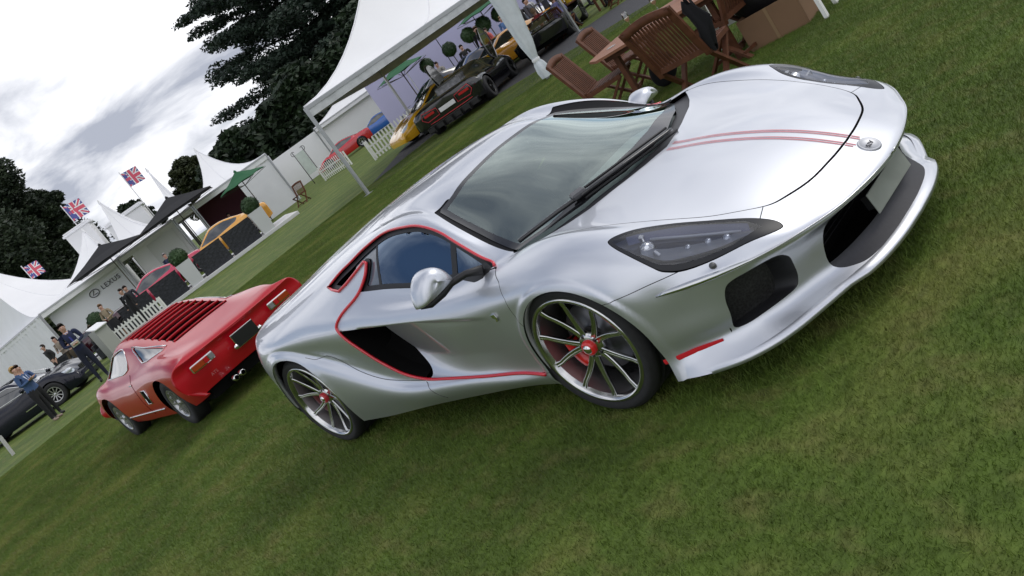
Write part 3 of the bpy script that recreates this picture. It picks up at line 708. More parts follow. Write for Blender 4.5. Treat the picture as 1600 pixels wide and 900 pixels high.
    for s in (-1, 1):
        rows = []
        for i, (x, y) in enumerate(edge):
            k = .022 if y < .42 else .022*max(0, 1-(y-.42)/.03)
            n2 = Vector((1, s*(y/1.1)**2*.9, 0)).normalized(); b = Vector((x, y*s, 0))
            rows.append([b+Vector((-.03, 0, .170)), b+n2*(.004+k)+Vector((0, 0, .160)), b+n2*(.006+k)+Vector((0, 0, .142)), b+Vector((-.04, 0, .134))])
        MB().grid(rows).build('splitter', SILVER, root)
    # ---- wiper
    build_wiper(root, down)
    build_interior(root)
    for (x, r, R, w, y) in ((0, .279, .343, .235, -.905), (-2.67, .288, .352, .30, -.905)):
        for s in (-1, 1):
            front_ = x == 0
            wheel_parts(root, (x, s*(.905-w/2-.008), .343 if front_ else .35), r, R-.004, w, s, 5, radians(-115 if front_ else -140) if s < 0 else radians(-65), ALLOY, concave=.035 if front_ else .055, nut=mat('nut_red', (.7, .02, .02), rough=.3, coat=.5) if front_ else mat('nut_red2', (.5, .03, .04), rough=.3))
    return root
def mesh_mat():
    m = mat('intake_mesh', (.01, .01, .01), rough=.6)
    nt = m.node_tree; b = nt.nodes['Principled BSDF']; tc = nt.nodes.new('ShaderNodeTexCoord'); v = nt.nodes.new('ShaderNodeTexVoronoi'); v.inputs['Scale'].default_value = 110
    nt.links.new(tc.outputs['Object'], v.inputs['Vector']); r = nt.nodes.new('ShaderNodeMapRange'); nt.links.new(v.outputs[0], r.inputs[0]); r.inputs[3].default_value = .0; r.inputs[4].default_value = .03
    cb = nt.nodes.new('ShaderNodeCombineColor'); [nt.links.new(r.outputs[0], cb.inputs[i]) for i in range(3)]; nt.links.new(cb.outputs[0], b.inputs['Base Color']); return m
def txt_curve(text, M, size, depth, m, parent, name, rot=0, align='CENTER', shear=0, sp=1.0):
    cu = bpy.data.curves.new('t', 'FONT'); cu.body = text; cu.size = size; cu.extrude = depth/2; cu.align_x = align; cu.align_y = 'CENTER'; cu.shear = shear; cu.space_character = sp; cu.resolution_u = 3
    o = bpy.data.objects.new('t', cu); COL.objects.link(o); dg = bpy.context.evaluated_depsgraph_get(); dg.update()
    me = bpy.data.meshes.new_from_object(o.evaluated_get(dg)); bpy.data.objects.remove(o)
    me.transform(M @ Matrix.Rotation(rot, 4, 'Z')); me.materials.clear(); me.materials.append(m); q = bpy.data.objects.new(name, me); link(q, parent); return q
def build_mirror(root, s):
    # shell: rings from the inner stalk outwards, seen from the front it is a rounded trapezoid leaning forward
    c = Vector((-.54-(.06 if s > 0 else 0), s*.985, .895-(.065 if s > 0 else 0)))
    sil = [(-.095, -.040), (-.090, .0), (-.070, .045), (-.035, .075), (.01, .080), (.055, .060), (.095, .015), (.112, -.035), (.104, -.052), (.06, -.055), (-.02, -.052), (-.075, -.048)]
    if s > 0: sil = [(y*1.1, z*.72) for y, z in sil]
    P = crom([(y, z) for y, z in sil], 3, closed=True)
    rows = []
    for k, (dx, sc_) in enumerate(((-.050, .96), (-.046, .995), (-.02, 1.0), (.018, .95), (.045, .84), (.060, .66), (.069, .40), (.072, .15), (.0725, .02))):
        rows.append([c+Vector((dx-.07*y, s*(y*sc_+.012*(1-sc_)), z*sc_+.01*(1-sc_)+.0)) for y, z in P])
    mr = bpy.data.objects.new('wing_mirror', None); link(mr, root); mr.empty_display_size = .05
    MB().grid(rows, closed=True).build('mirror_shell', SILVER, mr)
    MB().add([v+Vector((.01, 0, 0)) for v in rows[0]], [tuple(range(len(P)))]).build('mirror_glass', mat('mirror_face', (.6, .62, .65), rough=.02, metal=1), mr)
    lower = [(y, z) for y, z in P if z < -.02]
    mb = MB(); mb.tube([c+Vector((-.035, s*.10, -.052)), c+Vector((-.01, s*.06, -.064)), c+Vector((0, -s*.02, -.062)), c+Vector((.03, -s*.07, -.048)), c+Vector((.09, -s*.125, -.05)), c+Vector((.15, -s*.175, -.075))], [.006, .018, .022, .019, .018, .024], 8)
    mb.build('mirror_base', BLACK, mr)
    MB().add([Vector((-.62, s*.800, .812)), Vector((-.35, s*.80, .79)), Vector((-.36, s*.845, .775)), Vector((-.43, s*.845, .775)), Vector((-.50, s*.80, .82)), Vector((-.40, s*.768, .835)), Vector((-.36, s*.785, .815))], [(0, 3, 4), (3, 2, 4), (2, 1, 6, 4), (4, 6, 5)], False).build('mirror_sail', BLACK, mr)
def build_wiper(root, down):
    def at(x, y, dz):
        p, nn = down(x, y); return p+nn*dz
    w = bpy.data.objects.new('wiper', None); link(w, root); w.empty_display_size = .05
    cen = [at(x, y, .022) for x, y in ((-.235, -.665), (-.17, -.60), (-.09, -.50), (-.02, -.40))]
    MB().tube(crom([tuple(p) for p in cen], 5), .011, 8).build('wiper_arm', BLACK_GLOSS, w)
    arm2 = [at(x, y, .03) for x, y in ((-.01, -.41), (.08, -.22), (.145, -.02), (.175, .12))]
    MB().tube(crom([tuple(p) for p in arm2], 5), [.011]*4+[.009]*12, 6).build('wiper_arm', BLACK_GLOSS, w)
    for dx, dz in ((-.028, .02), (.0, .012), (.028, .006)):
        bl = [at(x+dx, y, dz) for x, y in ((-.03, -.40), (.055, -.22), (.115, -.02), (.145, .16))]
        MB().tube(crom([tuple(p) for p in bl], 5), .0065, 6).build('wiper_blade', BLACK, w)
    p = at(-.03, -.40, .03); o = MB().box((0, 0, 0), (.055, .075, .03), None, bev=.008).build('wiper_hinge', mat('wiper_grey', (.06, .06, .065), rough=.35), w); o.location = p; o.rotation_euler = (0, .2, -.5)
def build_interior(root):
    cab = bpy.data.objects.new('cabin', None); link(cab, root); cab.empty_display_size = .1
    DK = mat('cabin_dark', (.02, .02, .022), rough=.8); LT = mat('dash_grey', (.42, .46, .46), rough=.7, nscale=6, namp=.1)
    rows = []
    for x, z in ((.05, .76), (-.05, .785), (-.2, .79), (-.36, .775), (-.44, .74), (-.47, .66), (-.46, .5)):
        rows.append([Vector((x-.10*(y/.6)**2, y, z-.03*(y/.6)**4)) for y in np.linspace(-.66, .66, 15)])
    MB().grid(rows).build('dashboard', LT, cab)
    for y in (-.36, .36):
        st = MB(); r2 = []
        for (x, z, w, t) in ((-.75, .32, .22, .05), (-1.0, .30, .24, .06), (-1.18, .36, .24, .08), (-1.28, .62, .23, .07), (-1.34, .86, .20, .06), (-1.37, .95, .12, .05), (-1.38, 1.06, .10, .04)):
            r2.append([Vector((x+t*cos(a)*.6*(1 if z > .4 else .2), y+w*sin(a), z+t*cos(a)*(.2 if z > .4 else 1))) for a in np.linspace(0, 2*pi, 14, endpoint=False)])
        st.grid(r2, closed=True); st.build('seat', mat('seat_leather', (.035, .03, .03), rough=.55), cab)
    MB().box((-1.5, 0, .7), (.04, 1.2, .8)).build('bulkhead', DK, cab)
    MB().box((-.8, 0, .24), (1.4, 1.4, .04)).build('cabin_floor', DK, cab)
    MB().box((-.95, 0, 1.06), (.35, .85, .01)).build('headliner', DK, cab)
    for s in (-1, 1): MB().box((-.85, s*.72, .52), (1.2, .03, .5)).build('door_card', DK, cab)
    T = MB(); T.tube([Vector((-.55+.06*cos(a)*0-.07*sin(a)*.6, .36+.17*cos(a), .72+.17*sin(a)*.8)) for a in np.linspace(0, 2*pi, 28, endpoint=False)], .014, 8, closed=True)
    T.beam((-.56, .20, .72), (-.56, .52, .72), .02, .05); T.build('steering_wheel', DK, cab)
    MB().box((0, 0, 0), (.05, .34, .10), None, bev=.02).build('rear_view_mirror', DK, cab).location = (-.74, 0, 1.03)
# ------------------------------------------------------------------ other cars: one skin fitted through nine-point sections
def car_skin(secs, lv=3):
    """secs from tail to nose: (x, [(y, z)]*9) from the centreline outward and down"""
    P = []; F = []; idx = {}
    def v(x, y, z):
        k = (round(x, 4), round(y, 4), round(z, 4))
        if k not in idx: idx[k] = len(P); P.append((x, y, z))
        return idx[k]
    for s in (1, -1):
        def q(*a):
            r = [v(x, y*s, z) for x, y, z in a]; r = r if s == 1 else r[::-1]
            r2 = []
            for i in r:
                if i not in r2: r2.append(i)
            if len(r2) > 2: F.append(tuple(r2))
        pt = lambda i, j: (secs[i][0] + (secs[i][1][j][2] if len(secs[i][1][j]) > 2 else 0), secs[i][1][j][0], secs[i][1][j][1])
        n = len(secs)
        for i in range(n-1):
            for j in range(8): q(pt(i, j), pt(i+1, j), pt(i+1, j+1), pt(i, j+1))
    for i, fl in ((0, 0), (len(secs)-1, 1)):
        L = [v(pt(i, j)[0], pt(i, j)[1], pt(i, j)[2]) for j in range(9)]; R = [v(pt(i, j)[0], -pt(i, j)[1], pt(i, j)[2]) for j in range(9)]
        for j in range(8):
            f = [L[j], L[j+1], R[j+1], R[j]] if j else [L[0], L[1], R[1]]
            F.append(tuple(f[::-1] if fl else f))
    Pn = np.array(P); C = Pn.copy(); n = len(P)
    for _ in range(6):
        V, Q = eval_sub_any(C, F, 2); C = C+(Pn-V[:n])*.85
    V, Q = eval_sub_any(C, F, lv); return Skin(V, [tuple(f) for f in Q])
def eval_sub_any(verts, faces, lv):
    return eval_sub(verts, faces, lv)
def section(x, zt, yr, zr, yb, zb, ys, zs, zm, zl, zk, ym=None):
    """crown height, rail, belt, shoulder, then mid / low / sill heights"""
    ym = ym or ys
    return (x, [(0, zt), (yr*.5, zt-.012*(zt > zr)), (yr, zr), ((yr+yb)/2+.01, (zr+zb)/2), (yb, zb), (ys, zs), (ym, zm), (ym-.01, zl), (ym-.05, zk)])
def small_wheel(root, loc, R, r, w, side, rimm=None, spokes=10, name='wheel', detail=True):
    M = (R3('X', pi/2) if side < 0 else R3('X', -pi/2)).to_4x4(); W = bpy.data.objects.new('wheel', None); COL.objects.link(W); W.parent = root; W.location = loc; h = w/2; W.empty_display_size = .1
    MB().lathe([(r, -h), (R-.02, -h), (R, -h+.02), (R, h-.02), (R-.02, h), (r, h), (r-.005, h-.02)], M, 28).build('tyre', TYRE, W)
    MB().lathe([(r, h+.002), (r-.015, h+.004), (r-.03, h-.03), (r-.03, -h)], M, 28).build('rim', rimm or ALLOY, W)
    MB().lathe([(0, h-.07), (r-.02, h-.07)], M, 24).build('back_plate', VOID, W)
    sp = MB()
    for k in range(spokes):
        a = 2*pi*k/spokes; c = Vector((cos(a), sin(a), 0)); sp.beam(M @ (c*.02+Vector((0, 0, h-.03))), M @ (c*(r-.012)+Vector((0, 0, h-.015))), .028*r/.25, .02, up=M.to_3x3() @ Vector((0, 0, 1)))
    sp.lathe([(0, h-.005), (.04, h-.01), (.05, h-.03)], M, 14); sp.build('spokes', rimm or ALLOY, W)
def generic_car(name, loc, rz, label, cat, paint, secs, axles, R, win, ws, rs=None, group=None, lv=2, wheelw=.22, track=.0, rim=None, spokes=10, lamps=None, tails=None, extra=None, wcol=None, hub=.66, lou=None):
    root = empty(name, loc, rz, label, cat, group)
    sk = car_skin(secs, lv)
    aY = lambda V: np.abs(V[:, 1])
    halfw = max(p[1][6][0] for p in secs)
    for ax in axles:
        _, sk = sk.split(lambda V, ax=ax: np.maximum(np.where(V[:, 2] > R, np.hypot(V[:, 0]-ax, V[:, 2]-R), np.abs(V[:, 0]-ax))-(R+.05), halfw*.62-aY(V)))
    DG = wcol or mat('car_glass_dark', (.015, .02, .025), rough=.03, coat=1, spec=1.)
    for k, w in enumerate(win):
        w = np.array(w); f = lambda V, w=w: np.maximum(poly_sd(w, V[:, [0, 2]]), .30-aY(V))
        g, sk = sk.split(f)
        for s in (-1, 1):
            a, _ = g.split(lambda V: -V[:, 1]*s)
            if len(a.F):
                a.offset(-.008).build('side_window', DG, root)
                if lv > 2 or True:
                    pts = [(x, z) for x, z in w]; bb = []
    for nm, w, zmin in (('windscreen', ws, .5), ('rear_window', rs, .5)):
        if w is None: continue
        w = np.array(w); w = np.vstack([w, [(x, -y) for x, y in w[::-1]]]); g, sk = sk.split(lambda V, w=w: np.maximum(poly_sd(w, V[:, :2]), zmin-V[:, 2]))
        if len(g.F): g.offset(-.006).build(nm, DG, root)
    for nm, w, mm in (lamps or []):
        w = np.array(w); g, sk = sk.split(lambda V, w=w: np.maximum(poly_sd(w, np.c_[aY(V), V[:, 2]]), -V[:, 0]-.2 if nm != 'tail_lamp' else V[:, 0]+1.5))
        for s in (-1, 1):
            a, _ = g.split(lambda V: -V[:, 1]*s)
            if len(a.F): a.build(nm, mm, root)
    if extra: sk = extra(root, sk) or sk
    sk.build('body', paint, root)
    lo = min(p[0] for p in secs); hi = max(p[0] for p in secs)
    MB().box(((lo+hi)/2, 0, .25), ((hi-lo)*.93, halfw*1.55, .12)).build('underside', VOID, root)
    for ax in axles:
        MB().box((ax, 0, R+.08), (2*R+.1, halfw*1.45, R*1.5)).build('wheel_well', VOID, root)
        for s in (-1, 1): small_wheel(root, (ax, s*(halfw-wheelw/2-.01-track), R), R, R*hub, wheelw, s, rim, spokes)
    return root
def coupe_secs(L=4.5, H=1.2, W=.95, nose=.92, tail=-3.5, hood=.78, deck=.95, cowl=-.25, top=-1.05, roofend=-1.7, wb=2.65, sill=.17):
    s = []; r = section
    s.append(r(tail, deck*.94, W*.5, deck*.93, W*.70, deck*.90, W*.86, deck*.8, .60, .42, .30, W*.88))
    s.append(r(tail+.22, deck, W*.5, deck, W*.74, deck*.985, W*.92, deck*.88, .62, .36, .22, W*.95))
    s.append(r(-wb, deck*1.04, W*.5, deck*1.04, W*.74, deck*1.01, W*.93, deck*.90, .62, .34, sill, W))
    s.append(r(-wb+.45, (deck+H)/2, W*.5, (deck+H)/2-.01, W*.75, deck*.97, W*.93, deck*.86, .58, .32, sill, W*.99))
    s.append(r(roofend, H-.03, W*.54, H-.06, W*.80, deck*.90, W*.92, deck*.80, .54, .30, sill, W*.965))
    s.append(r((roofend+top)/2, H, W*.55, H-.04, W*.82, deck*.84, W*.92, deck*.75, .52, .28, sill, W*.95))
    s.append(r(top, H-.03, W*.54, H-.07, W*.83, deck*.82, W*.92, deck*.74, .52, .28, sill, W*.95))
    s.append(r((top+cowl)/2, (H+hood)/2+.03, W*.64, (H+hood)/2, W*.84, hood+.03, W*.93, hood*.90, .52, .28, sill, W*.96))
    s.append(r(cowl, hood+.04, W*.72, hood+.03, W*.84, hood+.0, W*.94, hood*.90, .54, .3, sill, W*.98))
    s.append(r(0, hood, W*.6, hood+.01, W*.80, hood+.02, W*.93, hood*.88, .55, .3, sill, W*.99))
    s.append(r(.45, hood*.88, W*.58, hood*.87, W*.78, hood*.86, W*.92, hood*.76, .48, .3, sill, W*.97))
    s.append(r(nose-.14, hood*.68, W*.5, hood*.67, W*.70, hood*.66, W*.80, hood*.58, .38, .26, sill, W*.84))
    s.append(r(nose, hood*.52, W*.38, hood*.52, W*.55, hood*.50, W*.62, hood*.45, .32, .24, sill+.02, W*.66))
    return s
def coupe_glass(H, W, hood, deck, cowl=-.25, top=-1.05, roofend=-1.7, back=-2.25):
    win = [[(cowl-.12, hood+.05), (top+.02, H-.10), ((top+roofend)/2, H-.075), (roofend, H-.10), (back, deck+.09), (back+.1, deck*.97), (roofend, deck*.93), (top, deck*.86)]]
    ws = [(cowl+.08, 0), (cowl, W*.35), (cowl-.10, W*.64), (top+.08, W*.50), (top+.02, W*.25), (top+.02, 0)]
    rs = [(roofend-.05, 0), (roofend-.05, W*.38), (back-.1, W*.48), (back-.18, 0)]
    return win, ws, rs
def simple_coupe(name, loc, rz, label, paint, group=None, H=1.2, W=.93, hood=.78, deck=.93, R=.33, cat='car', kw=None, rim=None, spokes=7, extra=None, lamps=True, **k2):
    kw = kw or {}
    s = coupe_secs(H=H, W=W, hood=hood, deck=deck, **{a: b for a, b in kw.items() if a != "back2"})
    win, ws, rs = coupe_glass(H, W, hood, deck, kw.get('cowl', -.25), kw.get('top', -1.05), kw.get('roofend', -1.7), kw.get('back2', -2.25))
    HL = mat('headlamp_glass', (.45, .5, .55), rough=.08, coat=1); TL = mat('tail_lamp_red', (.35, .01, .01), rough=.2, coat=1)
    lm = [('headlight', [(W*.52, hood*.70), (W*.78, hood*.62), (W*.86, hood*.72), (W*.80, hood*.84), (W*.60, hood*.80)], HL),
          ('tail_lamp', [(W*.50, deck*.70), (W*.84, deck*.70), (W*.84, deck*.82), (W*.50, deck*.82)], TL)] if lamps else []
    return generic_car(name, loc, rz, label, cat, paint, s, (0, -kw.get('wb', 2.65)), R, win, ws, rs, group, 2, .24, lamps=lm, rim=rim, spokes=spokes, extra=extra, **k2)
# ------------------------------------------------------------------ red classic coupe with louvred tail
def build_red_classic():
    PAINT = mat('classic_red_paint', (.44, .006, .014), rough=.3, coat=.55, spec=.3, metal=.0)
    r = section
    secs = [
     (-3.30, [(0, .70, 0), (.30, .70, 0), (.50, .71, 0), (.60, .715), (.67, .71), (.73, .655, .03), (.75, .56, .03), (.70, .44, .04), (.60, .32, .08)]),
     (-3.24, [(0, .745, 0), (.30, .745, 0), (.50, .755, 0), (.61, .76), (.69, .75), (.755, .68), (.775, .56), (.76, .42), (.66, .29)]),
     (-3.0, [(0, .795), (.28, .795), (.48, .80), (.60, .805), (.69, .79), (.765, .70), (.785, .56), (.775, .40), (.70, .24)]),
     (-2.62, [(0, .875), (.28, .872), (.46, .862), (.57, .845), (.68, .825), (.77, .72), (.79, .56), (.78, .38), (.72, .20)]),
     (-2.30, [(0, .95), (.28, .945), (.45, .925), (.56, .88), (.68, .825), (.77, .72), (.79, .56), (.78, .36), (.72, .18)]),
     (-1.95, [(0, 1.03), (.28, 1.022), (.45, 1.0), (.56, .92), (.67, .815), (.755, .715), (.78, .54), (.77, .34), (.72, .18)]),
     (-1.55, [(0, 1.105), (.28, 1.10), (.46, 1.075), (.56, .95), (.66, .80), (.74, .71), (.775, .52), (.765, .33), (.72, .18)]),
     (-1.15, [(0, 1.155), (.28, 1.15), (.46, 1.12), (.56, .98), (.66, .80), (.735, .70), (.775, .51), (.765, .32), (.72, .18)]),
     (-.75, [(0, 1.15), (.28, 1.145), (.47, 1.11), (.57, .97), (.665, .80), (.74, .70), (.775, .51), (.765, .32), (.72, .18)]),
     (-.30, [(0, 1.0), (.30, .99), (.50, .96), (.60, .88), (.67, .80), (.75, .71), (.785, .52), (.775, .34), (.72, .2)]),
     (.05, [(0, .83), (.30, .825), (.52, .82), (.62, .82), (.69, .81), (.765, .74), (.79, .56), (.78, .38), (.72, .22)]),
     (.45, [(0, .74), (.30, .735), (.48, .745), (.60, .765), (.68, .75), (.745, .67), (.77, .52), (.76, .38), (.70, .26)]),
     (.75, [(0, .60), (.28, .60), (.46, .615), (.56, .62), (.63, .60), (.68, .55), (.70, .46), (.69, .38), (.62, .30)]),
     (.88, [(0, .50), (.22, .50), (.38, .50), (.47, .50), (.53, .49), (.57, .46), (.58, .42), (.56, .37), (.50, .33)])]
    CH = mat('bright_trim', (.7, .7, .7), rough=.12, metal=1)
    def extra(root, sk):
        aY = lambda V: np.abs(V[:, 1])
        # tail panel and louvre opening
        lo = np.array([(-1.08, 0), (-1.10, .375), (-2.60, .375), (-2.60, 0)]); lp = np.vstack([lo, [(x, -y) for x, y in lo[::-1]]])
        from mathutils.bvhtree import BVHTree
        bv = BVHTree.FromPolygons([tuple(v) for v in sk.V], sk.F)
        top = lambda x, y: bv.ray_cast(Vector((x, y, 3)), Vector((0, 0, -1)))[0]
        side = lambda x, z, s: bv.ray_cast(Vector((x, 3*s, z)), Vector((0, -s, 0)))
        g, sk = sk.split(lambda V: np.maximum(poly_sd(lp, V[:, :2]), .6-V[:, 2])); g.offset(-.06).build('engine_bay', mat('bay_dark', (.11, .006, .008), rough=.7), root)
        for k in range(8):
            xc = -1.17-.19*k; rows = []
            for y in np.linspace(-.385, .385, 12):
                p = top(xc, y); z = p.z if p else .9
                rows.append([Vector((xc+.10, y, z-.028)), Vector((xc+.08, y, z-.006)), Vector((xc-.045, y, z+.005)), Vector((xc-.055, y, z-.004)), Vector((xc-.02, y, z-.03))])
            MB().grid(rows, closed=True).build('louvre', PAINT, root)
        tri = np.array([(-1.66, 1.055), (-1.50, 1.07), (-2.42, .895), (-1.83, .86)])
        for s in (-1, 1):
            for w, nm in (([(-.98, .83), (-.86, .84), (-.28, .84), (-.42, .93), (-.68, 1.06), (-1.02, 1.09), (-1.20, 1.085), (-1.27, 1.0), (-1.25, .86)], 'window_trim'), ([(-1.52, 1.06), (-1.9, .99), (-2.45, .895), (-2.30, .875), (-1.90, .865), (-1.70, .95)], 'window_trim')):
                pts = []
                for x, z in crom(w, 2, closed=True):
                    h = side(x, z, s)
                    if h[0] is not None: pts.append(h[0]+h[1]*.003)
                MB().tube(pts, .008, 6, closed=True).build(nm, CH, root)
            # side vent, seam, door handle
            w = [(-1.78, .60), (-1.74, .42), (-1.58, .42), (-1.62, .60)]; pts = [side(x, z, s) for x, z in w]
            MB().add([h[0]+h[1]*.004 for h in pts], [(0, 1, 2, 3)], False).build('side_vent', VOID, root)
            MB().tube([h[0]+h[1]*.005 for h in pts], .008, 6, closed=True).build('vent_trim', CH, root)
            ln = [side(x, .30, s) for x in np.linspace(-1.9, -.38, 10)]; MB().tube([h[0]+h[1]*.003 for h in ln], .009, 6).build('sill_trim', CH, root)
            h = side(-1.32, .70, s); MB().tube([h[0]+Vector((-.05, s*.006, 0)), h[0]+Vector((0, s*.018, 0)), h[0]+Vector((.04, s*.006, 0))], .008, 6).build('door_handle', CH, root)
            ds = crom([(-1.30, .80), (-1.40, .62), (-1.42, .34), (-1.40, .26)], 5); pts = [side(x, z, s) for x, z in ds]; MB().tube([h[0] for h in pts if h[0]], .004, 4).build('door_gap', VOID, root)
        # recessed tail: lamps, plate, exhausts, badge
        X = -3.335
        for s in (-1, 1):
            lampb = MB().box((X, s*.545, .60), (.03, .30, .085), None, bev=.012).build('lamp_surround', CH, root)
            MB().box((X-.014, s*.61, .60), (.02, .15, .066), None, bev=.006).build('tail_lamp', mat('lamp_amber', (.34, .045, .01), rough=.15, coat=1), lampb)
            MB().box((X-.014, s*.505, .60), (.02, .055, .066), None, bev=.006).build('tail_lamp', mat('lamp_red', (.45, .01, .015), rough=.15, coat=1), lampb)
            MB().box((X-.014, s*.435, .60), (.02, .06, .066), None, bev=.006).build('reversing_lamp', mat('lamp_clear', (.22, .22, .22), rough=.1, coat=1), lampb)
            MB().lathe([(.02, 0), (.028, .02), (.024, .03), (0, .035)], Matrix.Translation((X-.005, s*.17, .50)) @ Matrix.Rotation(-pi/2, 4, 'Y'), 14).build('plate_lamp', CH, root)
            for d in (.0, .09): MB().lathe([(.026, 0), (.03, 0), (.03, .18), (.024, .18), (.024, 0)], Matrix.Translation((X-.06, s*.30+d*s, .255)) @ Matrix.Rotation(pi/2, 4, 'Y'), 14).build('exhaust_pipe', CH, root)
        MB().box((X-.008, 0, .55), (.02, .31, .165), None, bev=.004).build('plate_surround', CH, root)
        MB().box((X-.02, 0, .55), (.02, .29, .15), None).build('number_plate', mat('plate_black', (.008, .008, .008), rough=.3), root)
        txt_curve('ATS', Matrix.Translation((X-.012, .52, .44)) @ Matrix.Rotation(-pi/2, 4, 'Z') @ Matrix.Rotation(pi/2, 4, 'X'), .05, .004, mat('badge_dim', (.35, .1, .1), rough=.3), root, 'badge_letters')
        return sk
    win = [[(-.98, .83), (-.86, .84), (-.30, .84), (-.42, .93), (-.68, 1.055), (-1.02, 1.085), (-1.19, 1.08), (-1.255, 1.0), (-1.235, .86)],
           [(-1.54, 1.055), (-1.9, .985), (-2.42, .893), (-2.30, .878), (-1.90, .87), (-1.71, .95)]]
    ws = [(.02, 0), (-.03, .3), (-.14, .52), (-.60, .42), (-.62, 0)]
    return generic_car('red_classic_coupe', (-9.85, .475, 0), pi, 'small red classic coupe seen from behind, with louvred engine cover and black number plate', 'car', PAINT, secs, (0, -2.40), .31, win, ws, None, lv=3, wheelw=.20, track=.03, rim=mat('wheel_silver', (.5, .5, .5), rough=.3, metal=.9), spokes=12, extra=extra, hub=.62)
# ------------------------------------------------------------------ people: one skinned body, coloured by limb, with hair and small clothing as children
def person(loc, rz, label, pose='stand', h=1.76, top=(.02, .03, .07), legs=(.012, .013, .02), skin=(.50, .30, .22), hair=(.03, .02, .015), shoe=(.01, .01, .01), sleeves=True, cat='person', skirt=None, female=False, fingers=False, shirt=None, tie=None, hairlong=False, group=None, bare_legs=False, holding=None):
    root = empty('person', loc, rz, label, cat, group); k = h/1.76
    sit = pose.startswith('sit')
    hz = .50 if sit else .93
    sw = .165 if female else .195; hw = .085
    J = []; E = []; Rr = []; lab = []
    def j(p, r, par=None, l=None):
        J.append(Vector(p)*k); Rr.append(r*k)
        if par is not None: E.append((par, len(J)-1)); lab.append(l)
        return len(J)-1
    pel = j((0, 0, hz+.03), .125)
    wst = j((0, 0, hz+.18), .105 if female else .12, pel, 'top'); che = j((.01, 0, hz+.38), .125 if female else .145, wst, 'top'); nkb = j((-.005, 0, hz+.53), .07, che, 'top')
    nk = j((.01, 0, hz+.58), .052, nkb, 'skin'); hd = j((.025, 0, hz+.67), .080, nk, 'skin'); ht = j((.02, 0, hz+.755), .082, hd, 'skin')
    for s in (1, -1):
        if sit: kn = j((.42, s*.11, hz+.02), .062, j((.14, s*.10, hz), .085, pel, 'legs'), 'legs'); an = j((.44, s*.12, .09), .042, kn, 'legs')
        else:
            st = .05*s if pose == 'stand' else .0
            kn = j((.01+st*.4, s*.10, .50), .066, j((0, s*.09, .80), .088, pel, 'legs'), 'legs'); an = j((-.01+st, s*.105, .09), .043 if not bare_legs else .034, kn, 'skin' if bare_legs else 'legs')
        tx = J[an].x/k; ty = J[an].y/k
        toe = j((tx+.15, ty+s*.025, .035), .034, j((tx+.03, ty, .045), .042, an, 'shoe'), 'shoe')
    arms = {'stand': ((.02, .24, .26), (.06, .25, .02)), 'crossed': ((.0, .24, .27), (.22, -.02, .31)), 'front': ((.02, .245, .26), (.24, .07, .22)), 'point': ((.06, .25, .28), (.28, .18, .34)),
            'sit': ((.06, .24, .28), (.26, .12, .20)), 'sitback': ((0, .24, .27), (.20, .2, .16)), 'hip': ((-.05, .28, .28), (.05, .16, .14))}[pose]
    for s in (1, -1):
        sh = j((0, s*sw, hz+.49), .062 if female else .07, che if False else nkb, 'top')
        (ex, ey, ez), (hx, hy, hz_) = arms
        el = j((ex, s*ey, hz+ez), .046, sh, 'top'); wr = j((hx, s*hy, hz+hz_), .03, el, 'top' if sleeves else 'skin')
        d = (J[wr]-J[el]).normalized(); pm = j(tuple((J[wr]+d*.05*k)/k), .036, wr, 'skin')
        side = d.cross(Vector((0, 0, 1))) if abs(d.z) < .9 else Vector((0, 1, 0)); side.normalize()
        if fingers:
            for q in range(4):
                o = side*(.028*(q-1.5)/1.5)*k; c = d.cross(side).normalized()
                f1 = j(tuple((J[pm]+d*.045*k+o)/k), .010, pm, 'skin'); j(tuple((J[f1]+(d*.028-c*.022)*k*(1, .95, .85, .7)[q])/k), .008, f1, 'skin')
            t1 = j(tuple((J[wr]+d*.03*k+side*.045*k*s)/k), .012, wr, 'skin'); j(tuple((J[t1]+(d*.03+side*.012*s)*k)/k), .009, t1, 'skin')
    me = bpy.data.meshes.new('body'); me.from_pydata([tuple(v) for v in J], E, []); o = bpy.data.objects.new('tmpbody', me); COL.objects.link(o)
    o.modifiers.new('s', 'SKIN'); me.skin_vertices[0].data[0].use_root = True
    for i, r in enumerate(Rr): me.skin_vertices[0].data[i].radius = (r, r)
    ss = o.modifiers.new('u', 'SUBSURF'); ss.levels = 1 if not fingers else 2; ss.render_levels = ss.levels
    dg = bpy.context.evaluated_depsgraph_get(); dg.update(); bm_ = bpy.data.meshes.new_from_object(o.evaluated_get(dg)); bpy.data.objects.remove(o)
    def pm_(nm, c, ro): return mat('%s_%02x%02x%02x' % (nm, int(c[0]*255), int(c[1]*255), int(c[2]*255)), c, rough=ro)
    mats = {'top': pm_('cloth', top, .85), 'legs': pm_('cloth', legs, .85), 'skin': pm_('skin', skin, .5), 'shoe': pm_('leather', shoe, .4)}
    keys = list(mats); bm_.materials.clear(); [bm_.materials.append(mats[q]) for q in keys]
    S = [(J[a], J[b], lb) for (a, b), lb in zip(E, lab)]
    for p in bm_.polygons:
        c = p.center; best = 9; bl = 'top'
        for a, b, lb in S:
            e = b-a; t = max(0, min(1, (c-a).dot(e)/max(e.dot(e), 1e-9))); dd = (c-(a+e*t)).length
            if dd < best: best = dd; bl = lb
        p.material_index = keys.index(bl); p.use_smooth = True
    b = bpy.data.objects.new('body', bm_); link(b, root)
    hc = J[ht]*.5+J[hd]*.5
    HM = pm_('hair', hair, .8)
    mb = MB(); mb.ball(hc+Vector((-.018, 0, .030))*k, (.098*k, .090*k, .105*k), 14, 10)
    if hairlong: mb.ball(hc+Vector((-.055, 0, -.06))*k, (.06*k, .085*k, .13*k), 12, 8)
